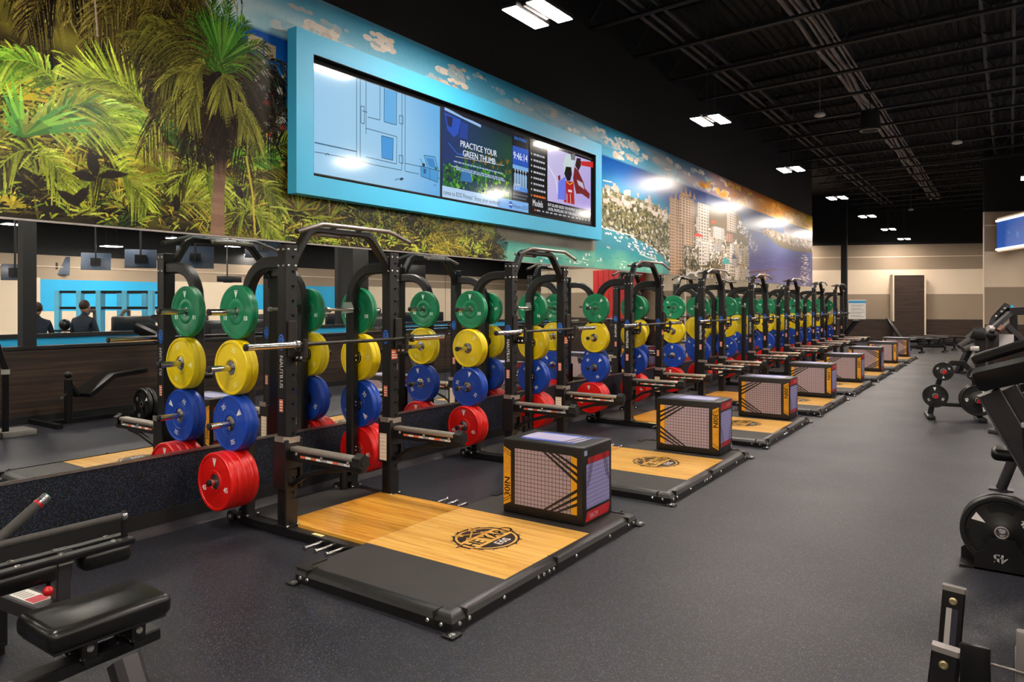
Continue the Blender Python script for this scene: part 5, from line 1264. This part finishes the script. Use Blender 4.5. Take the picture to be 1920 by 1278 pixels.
mb = MB(); a = Vector((-3.49, 1.41, .775)); dd = (a-Vector((-3.48, 1.17, .60))).normalized()
mb.m(0).tube(L3(a-dd*.004, a+dd*.006), .0225, 16); mb.m(1).tube(L3(a+dd*.006, a+dd*.045), .0205, 16); mb.m(2).tube(L3(a+dd*.045, a+dd*.049), .016, 16); mb.build('handle_tip', [KNOB, CHR, mat('green_cap', '#2f8a6a', .3)], hd)
mb = MB().tube(L3((-3.52, 1.12, .0), (-3.52, 1.12, .46)), .035, 18); mb.m(1).tube(L3((-3.52, 1.12, .30), (-3.52, 1.12, .306)), .037, 18); mb.build('round_post', [FRM, STEEL], t)

# ------------------------------------------------------------------ black grip plates
def grip_plate(r, th, num, hub=None):
    o = thing('grip_plate', 'x', 'weight plate'); Mx = Matrix(((1, 0, 0, 0), (0, 0, 1, 0), (0, -1, 0, 0), (0, 0, 0, 1))); h = th/2
    half = [(.026, h*.8), (r*.24, h*.8), (r*.27, h*.6), (r*.84, h*.6), (r*.88, h), (r*.97, h), (r, h*.6)]
    mb = MB(); mb.lathe([(a, -b) for a, b in half]+[(a, b) for a, b in reversed(half)]+[(half[0][0], -half[0][1])], 44, Mx, False); mb.build('disc', P_BLK, o, 40)
    mb = MB()
    for f in (-1, 1):
        for a in (90, 210, 330):
            n = 12; pts = []
            for ra, seq in ((r*.56, range(n+1)), (r*.76, range(n, -1, -1))):
                for i in seq:
                    aa = R(a-28+56*i/n); pts.append((ra*math.cos(aa), f*(h*.62), ra*math.sin(aa)))
            mb.m(0).poly(pts)
            pr_ = [(r*.79*math.cos(R(a-30+60*i/n)), f*(h*.66), r*.79*math.sin(R(a-30+60*i/n))) for i in range(n+1)]
            mb.m(1).tube(pr_, r*.022, 6, up=(0, 1, 0))
    mb.build('grip_slot', [mat('slot_black', '#040404', .8), P_BLK], o)
    mb = MB()
    for f in (-1, 1):
        yv = f*(h*.66)
        for a in (30, 150):
            e = Vector((math.cos(R(a)), 0, math.sin(R(a)))); mb.text(num, r*.25, e*(r*.62)+Vector((0, yv, 0)), e.cross(Vector((0, f, 0))), e, 'C', .002)
        e = Vector((0, 0, -1)); p = Vector((1, 0, 0)); c = e*(r*.6)+Vector((0, yv, 0)); w = r*.12
        mb.add([c+e*w*1.3-p*w, c+e*w*1.3+p*w, c-e*w*1.4], [(0, 1, 2)])
    mb.build('lettering', WHT, o, 0)
    mb = MB(); q = Matrix(((1, 0, 0, 0), (0, 0, 1, 0), (0, -1, 0, 0), (0, 0, 0, 1))); mb.lathe([(.03, -h*.82), (.034, -h*.9), (.04, -h*.78)], 24, q, False); mb.lathe([(.03, h*.82), (.034, h*.9), (.04, h*.78)], 24, q, False); mb.build('bore_ring', GREY, o)
    return o
GP = {'45': grip_plate(.222, .052, '45'), '35': grip_plate(.165, .046, '35'), '10': grip_plate(.133, .034, '10'), '5': grip_plate(.09, .028, '5')}
gp_used = set()
def put_plate(num, loc, label, rot, group):
    if num in gp_used: o = dup(GP[num], loc, label, rot)
    else: o = GP[num]; o.location = loc; o.rotation_euler = rot; o['label'] = label; gp_used.add(num)
    o['group'] = group
# ---- weight tree down the aisle
TZ = -.40
t = thing('weight_tree', 'black A-frame weight tree holding grip plates on the open aisle floor', 'plate rack', (-.62, 12.1, 0), .17)
mb = MB().bar([(-.335, 0, .05), (-.28, 0, .32), (-.175, 0, .70), (-.06, 0, .80), (.08, 0, .80), (.20, 0, .66), (.245, 0, .30), (.27, 0, .05)], .07, .055, up=(0, 1, 0), ch=.01); mb.build('bent_frame', FRM, t)
MB().bar([(-.29, 0, .20), (.25, 0, .20)], .06, .05).build('cross_bar', FRM, t)
for x in (-.34, .28):
    mb = MB().box(x-.05, x+.05, -.26, .26, .0, .055, bev=.01); mb.build('foot', FRM, t)
for (x, z, l) in ((-.175, .68, 1), (.20, .65, 1), (-.275, .325, 1), (.245, .29, 1)):
    mb = MB().tube([(x, -.19, z), (x, .19, z)], .024, 14, up=(1, 0, 0)); pg = mb.build('plate_peg', CHR, t)
    mb = MB(); mb.tube([(x, -.205, z), (x, -.19, z)], .026, 14, up=(1, 0, 0)); mb.tube([(x, .19, z), (x, .205, z)], .026, 14, up=(1, 0, 0)); mb.build('red_cap', KNOB, pg)
c_, s_ = math.cos(.17), math.sin(.17)
tp = lambda x, y, z: (-.62+x*c_-y*s_, 12.1+x*s_+y*c_, z)
G_ = 'grip plates on the weight tree'
put_plate('10', tp(-.175, -.06, .68), 'black 10 grip plate with red peg tip, upper aisle arm of weight tree', (0, R(0), .17), G_)
put_plate('5', tp(.20, -.06, .65), 'smallest black grip plate, on upper wall-side arm of the weight tree', (0, R(180), .17), G_)
put_plate('35', tp(-.275, -.07, .325), 'black 35 grip plate on lower aisle arm of the weight tree', (0, R(175), .17), G_)
put_plate('45', tp(.245, -.08, .29), 'large black 45 grip plate on lower wall-side arm of weight tree', (0, R(-30), .17), G_)
put_plate('45', tp(.245, -.135+.19, .29), 'second 45 grip plate behind on the lower arm of weight tree', (0, R(40), .17), G_)
# ---- plates in a floor holder by the divider
t = thing('plate_holder', 'low black steel floor holder cradling two upright 45 plates by the divider wall', 'plate holder', (-.09, 5.40, 0))
mb = MB().prism([(-.09, -.07, .0), (.30, -.07, .0), (.30, -.07, .06), (.17, -.07, .10), (.12, -.07, .205), (-.01, -.07, .205), (-.05, -.07, .12), (-.09, -.07, .10)], (0, .012, 0)); mb.prism([(-.17, .115, .0), (.30, .115, .0), (.30, .115, .06), (.12, .115, .19), (-.01, .115, .19), (-.17, .115, .07)], (0, .012, 0)); mb.box(-.17, .30, -.07, .125, 0, .012)
mb.build('cradle', FRM, t, 0)
mb = MB(); mb.text('45', .075, (.045, -.0712, .085), (-1, 0, 0), (0, 0, -1), 'C', .002); mb.build('stencil', WHT, t, 0)
G_ = 'grip plates in the floor holder'
put_plate('45', (-.04, 5.385, .238), 'front black 45 grip plate upright in the low floor holder', (0, R(120), 0), G_)
put_plate('45', (-.04, 5.46, .238), 'rear black 45 grip plate upright in the low floor holder', (0, R(30), 0), G_)

# ------------------------------------------------------------------ press machine beside the divider
t = thing('press_machine', 'black chest support machine with long padded beam and slanted legs by the divider', 'gym machine', (0, 0, 0))
def seg(mb, a, b_, w, h, up=(0, 0, 1)): return mb.bar([a, b_], w, h, up)
P1, P2 = Vector((-0.200, 5.818, 1.269)), Vector((0.272, 5.780, 1.456))
mb = MB(); d = (P2-P1).normalized(); mb.sweep([P1, P1+d*.02, P2], [(-.10, -.035), (.10, -.035), (.12, -.01), (.12, .02), (.09, .035), (-.09, .035), (-.12, .02), (-.12, -.01)], up=(0, 0, 1), scales=[.8, 1, 1]); mb.build('upper_pad', PAD, t)
P1, P2 = Vector((-0.159, 5.664, 1.147)), Vector((0.287, 5.547, 1.301))
mb = MB(); d = (P2-P1).normalized(); mb.sweep([P1, P1+d*.03, P2], [(-.11, -.075), (.11, -.075), (.14, -.03), (.14, .05), (.11, .08), (-.11, .08), (-.14, .05), (-.14, -.03)], up=(0, 0, 1), scales=[.85, 1, 1]); mb.build('lower_pad', PAD, t)
mb = MB(); p = Vector((-0.200, 5.818, 1.349)); mb.box(p.x-.02, p.x+.03, p.y-.04, p.y+.04, p.z-.02, p.z+.01, bev=.006); mb.build('end_clip', SILV, t)
mb = MB(); seg(mb, (-0.116, 5.694, 1.066), (0.167, 5.768, 0.493), .085, .13); mb.build('slant_leg', GFR, t)
mb = MB(); seg(mb, (-0.015, 6.067, 1.072), (0.217, 6.167, 0.620), .07, .10); mb.build('slant_leg', GFR, t)
p = Vector((0.038, 6.347, 0.560)); mb = MB().box(p.x-.15, p.x+.5, p.y-.11, p.y+.11, p.z-.045, p.z+.045, bev=.04, seg=4); mb.build('seat_pad', PAD, t)
mb = MB(); a = (-0.062, 7.715, 0.000); mb.tube([(a[0], a[1], .012), (a[0]+.13, a[1]-.05, .42)], .042, 14); mb.box(a[0]-.09, a[0]+.09, a[1]-.06, a[1]+.06, 0, .014); mb.build('round_leg', GFR, t)
mb = MB(); mb.bar([(p.x+.35, p.y, 0), (p.x+.35, p.y, p.z-.04)], .09, .09, up=(0, 1, 0)); mb.box(p.x+.1, p.x+.6, p.y-.3, p.y+.3, 0, .05); mb.bar([(p.x+.35, p.y, .5), (p.x+.2, p.y-.25, 1.0), (p.x+.1, p.y-.4, 1.25)], .08, .08); mb.build('main_frame', FRM, t)
t = thing('leg_machine', 'black machine on round slanted legs beyond the chest support machine', 'gym machine', (0, 0, 0))
a = (-0.117, 11.062, 0.000)
mb = MB(); mb.tube([(a[0], a[1], .012), (a[0]+.22, a[1]-.05, .62)], .055, 14); mb.box(a[0]-.11, a[0]+.08, a[1]-.08, a[1]+.08, 0, .05, bev=.01); mb.build('round_leg', GFR, t)
mb = MB(); mb.bar([(a[0]+.22, a[1]-.05, .6), (a[0]+.75, a[1]+.1, .8)], .1, .1); mb.bar([(a[0]+.75, a[1]+.1, 0), (a[0]+.75, a[1]+.1, 1.25)], .1, .1, up=(0, 1, 0)); mb.build('main_frame', FRM, t)
mb = MB().box(a[0]+.3, a[0]+.8, a[1]-.35, a[1]+.1, .62, .72, bev=.04, seg=4); mb.build('seat_pad', PAD, t)
# ---- lever machine farther on
t = thing('lever_press_machine', 'black plate loaded lever machine with raised jointed arms before the cream wall', 'gym machine', (0, 0, 0))
Z = 13.
def DD_(lst): return [Vector(q) for q in lst]
mb = MB().bar(DD_([(-0.269, 15.616, 1.217), (-0.230, 15.644, 1.371), (-0.103, 15.731, 1.544), (-0.032, 15.781, 1.631)]), .10, .07, up=(.5, .8, .2)); mb.build('curved_arm', FRM, t)
mb = MB(); 
for q in ((-0.197, 15.545, 1.421), (-0.118, 15.599, 1.507), (-0.071, 15.632, 1.564)): mb.ball(q, .022, 8)
mb.build('frame_bolt', BOLT, t)
mb = MB().bar(DD_([(-0.242, 15.392, 1.204), (-0.000, 15.559, 1.479)]), .09, .09); mb.build('lever_arm', GFR, t)
mb = MB().tube(DD_([(-0.320, 15.338, 1.214), (-0.242, 15.392, 1.204)]), .055, 14); mb.build('grip_cap', SILV, t)
mb = MB().bar(DD_([(-0.040, 15.775, 1.506), (0.531, 16.169, 1.544)]), .14, .14); mb.bar(DD_([(0.055, 15.841, 1.486), (0.071, 15.852, 0.966)]), .12, .12, up=(0, 1, 0)); mb.build('top_frame', FRM, t)
mb = MB().bar(DD_([(-0.063, 15.638, 1.277), (0.291, 15.882, 0.857)]), .09, .09); mb.build('brace', GFR, t)
g = Vector((-0.277, 15.611, 0.966)); mb = MB().bar([(g.x, g.y, 0), tuple(Vector((-0.269, 15.616, 1.082)))], .09, .09, up=(0, 1, 0)); g2 = Vector((0.095, 15.868, 0.966)); mb.bar([(g2.x, g2.y, 0), (g2.x, g2.y, g2.z+.1)], .1, .1, up=(0, 1, 0)); mb.box(g.x-.1, g2.x+.5, g.y-.05, g.y+.05, 0, .07); mb.build('main_frame', FRM, t)
mb = MB().ball(Vector((-0.267, 15.496, 1.086)), .10, 14); mb.build('pivot', FRM, t)
mb = MB().tube(DD_([(-0.163, 15.326, 1.170), (-0.093, 15.374, 1.245)]), .05, 12); mb.build('foam_grip', mat('brown_foam', '#6a4a40', .6), t)
mb = MB(); q = Vector((-0.047, 15.648, 0.972)); mb.box(q.x-.11, q.x+.11, q.y-.01, q.y+.01, q.z-.12, q.z+.13); mb.build('instruction_card', mat('card_grey', '#b8b4b6', .5), t, 0)
mb = MB(); q = Vector((-0.000, 16.289, 1.561)); mb.box(q.x-.06, q.x+.06, q.y-.02, q.y+.02, q.z-.06, q.z+.06); mb.build('blue_tag', SKYB, t, 0)
# ---- dark roller machine against the far corner
t = thing('roller_machine', 'dark machine with pale foam rollers near the far wall corner', 'gym machine', (0, 0, 0))
for (a, b_) in (((-0.984, 19.985, 0.630), (-0.777, 20.128, 0.806)), ((-0.849, 20.321, 0.796), (-0.639, 20.466, 1.000)), ((-0.891, 19.806, 0.567), (-0.686, 19.948, 0.667))):
    mb = MB().tube([a, b_], .07, 14); mb.build('foam_roller', FOAM, t)
mb = MB(); g = Vector((-0.570, 20.271, 0.756)); mb.box(g.x-.14, g.x+.14, g.y-.2, g.y+.2, .8, 1.08, bev=.04); mb.bar([(g.x, g.y, 0), (g.x, g.y, .85)], .2, .2, up=(0, 1, 0)); mb.bar([(g.x-.45, g.y-.2, 0), (g.x-.2, g.y, .62)], .12, .12); mb.box(g.x-.5, g.x+.2, g.y-.25, g.y-.1, 0, .06); mb.build('main_frame', FRM, t)

# ------------------------------------------------------------------ bracketed machine end in the near corner of the aisle
t = thing('adjustable_machine', 'black slotted steel uprights with silver caps and side plate on the near aisle floor', 'gym machine', (0, 0, 0))
CAPM = mat('brushed_cap', '#8f8a88', .35, .5, .06)
def slotpost(top, foot, w, dpt, slot):
    a, b_ = Vector(top), Vector(foot); mb = MB().bar([b_, a], w, dpt, up=(0, 1, 0)); o = mb.build('slotted_upright', FRM, t)
    u = (a-b_).normalized(); mb = MB().bar([a-u*.003, a+u*.016], w*1.02, dpt*1.02, up=(0, 1, 0)); mb.build('silver_cap', CAPM, t)
    mb = MB(); f = Vector((0, -1, 0)); f = (f-u*f.dot(u)).normalized(); c = a-u*.04+f*(dpt/2); q = f.to_track_quat('Z', 'Y').to_matrix().to_4x4(); q.translation = c; mb.lathe([(.015, 0), (.015, .006), (.009, .008), (.009, .004), (.001, .004)], 16, q, True); mb.build('frame_bolt', mat('brass_zinc', '#c9b890', .3, .9), t)
    if slot:
        s0 = a-u*.07+f*(dpt/2+.001); s1 = a-u*.27+f*(dpt/2+.001); sd = u.cross(f).normalized()
        mb = MB(); mb.m(0).poly([s0-sd*.022, s1-sd*.022, s1-sd*.002, s0-sd*.002]); mb.m(1).poly([s0-sd*.002, s1-sd*.002, s1+sd*.02, s0+sd*.02]); mb.build('slot_channel', [SILV, mat('slot_shadow', '#4a4a58', .3, .6)], t, 0)
slotpost((-.19, 3.52, .455), (-.22, 3.46, 0), .082, .05, True)
slotpost((-.19, 3.02, .40), (-.23, 2.98, 0), .085, .06, False)
mb = MB().box(-.165, -.06, 3.38, 3.40, 0.10, .30, bev=.012); mb.bar([(-.23, 3.0, .03), (-.23, 3.52, .03)], .06, .05); mb.build('side_bracket', FRM, t)
mb = MB().box(.02, .10, 3.36, 3.40, .0, .40, bev=.01); mb.build('grey_panel', CAPM, t)
mb = MB().box(.085, .50, 3.27, 3.30, .0, .44, bev=.018); mb.build('rear_plate', FRM, t)
mb = MB().cyl((-.06, 3.36, .25), (.10, 3.34, .25), .006, 8); mb.cyl((-.05, 3.30, .13), (.11, 3.22, .17), .012, 10); mb.box(-.2, .5, 3.3, 3.36, 0, .04); mb.build('link_rod', STEEL, t)

# ------------------------------------------------------------------ benches at the far end
def bench(label, loc, rz, tilt, first=[None]):
    b = thing('weight_bench', label, 'bench', loc, rz, 'benches before the far wall')
    mb = MB().box(-.15, .15, -.1, .32, .40, .46, bev=.025, seg=3); mb.build('seat_pad', PAD, b)
    M = Matrix.Translation((0, -.12, .43)) @ Matrix.Rotation(R(tilt), 4, 'X') @ Matrix.Translation((0, -.42, 0)); mb = MB().box(-.14, .14, -.42, .40, -.03, .035, M, bev=.025, seg=3); mb.build('back_pad', PAD, b)
    mb = MB().bar([(0, -.62, .16), (0, .5, .20)], .07, .09); mb.bar([(0, .0, .19), (0, .05, .40)], .06, .06, up=(1, 0, 0)); mb.bar([(0, -.3, .18), (0, -.35, .45)], .05, .05, up=(1, 0, 0)); mb.build('spine', FRM, b)
    for y in (-.62, .5):
        mb = MB().bar([(-.26, y, .03), (.26, y, .03)], .06, .05); mb.bar([(0, y, .03), (0, y, .2)], .06, .06, up=(1, 0, 0)); mb.build('foot', FRM, b)
    return b
bench('adjustable black bench with raised back before the dark board panel', (-2.9, 27.6, 0), R(-100), -58)
for k, (x, y) in enumerate(((-2.3, 28.6), (-2.1, 29.9), (-1.7, 31.2))):
    bench('flat black bench, %s behind the bench with raised back' % ORD[k], (x, y, 0), R(-100), 0)
bench('black incline bench with rounded back between last rack and column', (-5.1, 28.6, 0), R(60), -48)

# ------------------------------------------------------------------ the hall beyond the divider, shown by the mirrors
t = thing('hip_thrust_machine', 'plate loaded hip machine with steel rod beside the divider wall', 'gym machine', (.62, 4.72, 0))
mb = MB().box(-.42, .42, -.35, -.27, 0, .06); mb.box(-.05, .05, -.3, 1.0, 0, .06); mb.bar([(-.18, -.1, .05), (-.18, -.1, .62)], .08, .08, up=(0, 1, 0)); mb.bar([(-.18, -.1, .6), (-.1, .05, .38)], .06, .06); mb.build('base_frame', FRM, t)
mb = MB().tube([(-.5, -.32, .42), (-.12, -.1, .42)], .022, 12); mb.build('load_rod', CHR, t)
mb = MB().sweep([(-.1, .1, .38), (.0, .5, .62), (.0, 1.0, .66)], [(-.18, -.03), (.18, -.03), (.18, .03), (-.18, .03)]); mb.build('back_pad', PAD, t)
mb = MB().ball((-.18, -.1, .68), .05, 12); mb.build('knob', FRM, t)
t = thing('floor_stand', 'black bent steel post on a grey foot beside the divider wall', 'gym machine', (.1, 3.75, 0))
mb = MB().bar([(0, 0, .05), (0, 0, .85), (-.02, -.06, 1.0), (-.03, -.1, 1.15)], .06, .06, up=(1, 0, 0)); mb.m(1).box(-.036, .036, -.036, .036, .78, .84); mb.build('post', [FRM, SILV], t); MB().box(-.08, .3, -.06, .32, 0, .075, bev=.01).build('foot', GREY, t)
cols = [((.95+.2, 4.40, 0), .085, 'black square steel column behind the divider wall'), ((5.4, 14.4, 0), .3, 'wide dark column deep in the hall'), ((3.8, 12.4, 0), .06, 'round slim black column in the cardio area')]
for loc, w, lab in cols:
    t = thing('steel_column', lab, 'column', (loc[0], loc[1], 0)); MB().box(-w, w, -w, w, 0, 6.3).build('shaft', BLKM, t, 0); MB().box(-w-.05, w+.05, -w-.05, w+.05, 0, .03).build('base_plate', BLKM, t, 0)
# hung televisions
def hung_tv(label, loc, w, h, rz, tilt, lit):
    t = thing('hanging_television', label, 'television', loc, rz, 'televisions hung over the cardio area')
    M = Matrix.Rotation(R(tilt), 4, 'X'); MB().box(-w/2, w/2, -.03, .03, -h/2, h/2, M, bev=.01).build('case', mat('tv_back', '#3d4a5c' if not lit else '#101114', .35, 0, .1), t)
    mb = MB().cyl((0, -.12, -.1), (0, -.12, 6.3-loc[2]), .025, 10); mb.box(-.14, .14, -.12, -.02, -.12, .1); mb.build('pole_mount', FRM, t)
    if lit: MB().box(-w/2+.03, w/2-.03, -.036, -.031, -h/2+.03, h/2-.03, M).build('lit_face', mat('cyan_screen', '#2f9ad8', .3, 0, .5, 3, 0, .5, 1.4), t, 0)
for (p, w, lab, lit) in (((10.355, 7.758, 2.437), .62, 'first', 0), ((16.143, 11.051, 2.912), .95, 'second', 0), ((12.885, 10.872, 2.937), .8, 'third', 0), ((8.781, 10.061, 2.832), .75, 'fourth', 0), ((8.530, 11.450, 2.939), .95, 'fifth', 0), ((6.982, 12.520, 3.220), .95, 'sixth', 0)):
    hung_tv('%s black television hung on a pole over the cardio area' % lab, p, w, w*.66, R(-60), -12, lit)
hung_tv('wide lit ticker screen hung before the teal wall', (11.316, 14.387, 2.468), .9, .2, R(90), 0, 1); hung_tv('lit television hung beyond the wide dark column', (4.908, 16.384, 2.611), .9, .45, R(100), 0, 1); hung_tv('lit ticker screen hung past the slim column', (10.000, 15.296, 2.397), .9, .2, R(90), 0, 1)
# blue ceiling cloud
t = thing('ceiling_cloud', 'large blue curved panel hung below the roof joists', 'ceiling panel', (5.0, 9.1, 3.42), R(60))
mb = MB(); n = 40; mb.ring([[(2.1*math.cos(2*math.pi*i/n), 1.0*math.sin(2*math.pi*i/n), z) for i in range(n)] for z in (0, .32)]); mb.build('panel', mat('cloud_blue', '#2a7fc4', .5), t, 30)
mb = MB()
for x in (-1.2, 1.2): mb.cyl((x, 0, .3), (x, 0, 2.8), .012, 8)
mb.build('hanger', FRM, t)
# blue training rig
RIGB = mat('rig_blue', '#6fd2f8', .4, 0, .05)
t = thing('training_rig', 'sky blue steel training rig of posts and top rails deep in the hall', 'rig', (7.0, 8.4, 0), R(-35))
for x in (-.95, -.35, .25, .7, 1.2):
    for y in (0, .9): MB().box(x-.055, x+.055, y-.055, y+.055, 0, 1.95).build('post', RIGB, t, 0)
mb = MB()
for y in (0, .9):
    for z in (1.55, 1.92): mb.box(-1.0, 1.26, y-.03, y+.03, z-.03, z+.03)
mb.build('top_rail', FRM, t, 0)
mb = MB()
for z in (.85, 1.15):
    for x in (.42, .62, .98): mb.ball((x, -.1, z+.02), .13, 12, (1, .9, 1))
    mb.box(.3, 1.2, -.2, .0, z-.14, z-.1)
mb.build('ball_shelf', FRM, t)
# stair climbers and treadmills
def treadmill(label, loc, rz, src=[None]):
    if src[0]: return dup(src[0], loc, label, (0, 0, rz))
    t = thing('treadmill', label, 'treadmill', loc, rz, 'treadmills behind the blue low wall'); src[0] = t
    MB().box(-.35, .35, -.9, .9, 0, .2, bev=.03).build('deck', FRM, t)
    for s_ in (-1, 1): MB().bar([(s_*.36, .75, .15), (s_*.36, .6, 1.1)], .07, .09, up=(1, 0, 0)).build('upright', GFR, t)
    mb = MB().box(-.42, .42, .45, .62, 1.08, 1.4, bev=.04); mb.build('console', FRM, t)
    for s_ in (-1, 1): MB().tube([(s_*.36, .6, 1.1), (s_*.36, .1, 1.05)], .025, 10).build('handrail', STEEL, t)
    return t
for k in range(9): treadmill('%s black treadmill behind the blue low wall' % ORD[k], (3.9+.25*(k % 2), 7.6+1.35*k, 0), R(-90))
t = thing('stair_climber', 'stair climbing machine with slanted silver rails beside the training rig', 'stair climber', (5.2, 7.2, 0), R(-30))
mb = MB().box(-.35, .35, -.5, .5, 0, .9, bev=.05); mb.build('body', FRM, t)
for s_ in (-1, 1): MB().tube([(s_*.38, -.6, .5), (s_*.38, .4, 1.5), (s_*.38, .55, 1.5), (s_*.38, .6, .9)], .035, 10, up=(1, 0, 0)).build('handrail', STEEL, t)
# cabinet-like padded machine backs by the blue wall
for k, (x, y) in enumerate(((1.6, 7.55), (1.6, 8.4), (1.7, 12.0), (1.7, 15.2))):
    t = thing('cable_tower', '%s tall black padded machine tower behind the divider wall' % ORD[k], 'gym machine', (x, y, 0), 0, 'machine towers behind the divider')
    MB().box(-.2, .2, -.3, .3, 0, 1.35, bev=.06, seg=3).build('tower', FRM, t); MB().box(-.22, -.2, -.2, .2, .2, 1.2).build('shroud', GFR, t, 0)
# red lockers far along
t = thing('locker_bank', 'bank of bright red lockers against the cream wall', 'lockers', (2.55, 25.25, 0), R(23.1))
mb = MB()
for k in range(8): mb.box(-1.32+k*.33+.005, -.99+k*.33-.005, 0, .4, 0, 2.98, bev=.01, seg=1)
mb.build('locker_doors', mat('locker_red', '#b81a1a', .4), t, 0)
# two people resting behind the low wall
def person(label, loc, rz, shirt, hair):
    p = thing('person', label, 'person', loc, rz, 'people in the cardio area')
    J = {'pel': (0, 0, .5), 'sp': (0, .02, .68), 'ch': (0, .03, .88), 'nk': (0, .02, 1.02), 'hd0': (0, .0, 1.08), 'hd1': (0, -.01, 1.2)}
    V = [(0, 0, .50), (0, .02, .68), (0, .03, .88), (0, .02, 1.01), (0, 0, 1.08)]; E = [(0, 1), (1, 2), (2, 3), (3, 4)]; Rr = [.15, .13, .15, .055, .05]
    for s_ in (-1, 1):
        b = len(V); V += [(s_*.17, .03, .93), (s_*.24, .0, .70), (s_*.18, -.22, .60), (s_*.16, -.30, .60)]; E += [(2, b), (b, b+1), (b+1, b+2), (b+2, b+3)]; Rr += [.06, .045, .035, .03]
        b = len(V); V += [(s_*.10, -.02, .48), (s_*.13, -.42, .47), (s_*.13, -.42, .08), (s_*.13, -.54, .04)]; E += [(0, b), (b, b+1), (b+1, b+2), (b+2, b+3)]; Rr += [.1, .07, .05, .035]
    me = bpy.data.meshes.new('body'); me.from_pydata(V, E, []); o = bpy.data.objects.new('body', me); COL.objects.link(o); o.parent = p
    o.modifiers.new('skin', 'SKIN')
    for i, q in enumerate(me.skin_vertices[0].data): q.radius = (Rr[i], Rr[i]); q.use_root = (i == 0)
    o.modifiers.new('sub', 'SUBSURF').levels = 1; me.materials.append(shirt)
    SK = mat('skin', '#b98468', .5)
    mb = MB().ball((0, -.01, 1.17), .10, 16, (.8, .95, 1.15)); mb.ball((0, -.11, 1.16), .016, 8); mb.ball((-.082, 0, 1.165), .02, 8); mb.ball((.082, 0, 1.165), .02, 8); mb.build('head', SK, p, 60)
    mb = MB().ball((0, .012, 1.20), .103, 16, (.83, .93, 1.0)); mb.build('hair', hair, p, 60)
    MB().box(-.25, .25, -.5, .25, .0, .38, bev=.04).build('stool', FRM, p)
NAVY = mat('navy_shirt', '#14202e', .8); HAIR = mat('brown_hair', '#2e1d14', .7)
person('person in a dark navy shirt seated before the training rig', (3.75, 6.35, .42), R(150), NAVY, HAIR)
person('person in a dark shirt seated beside the slim square column', (4.2, 5.75, .38), R(100), NAVY, HAIR)
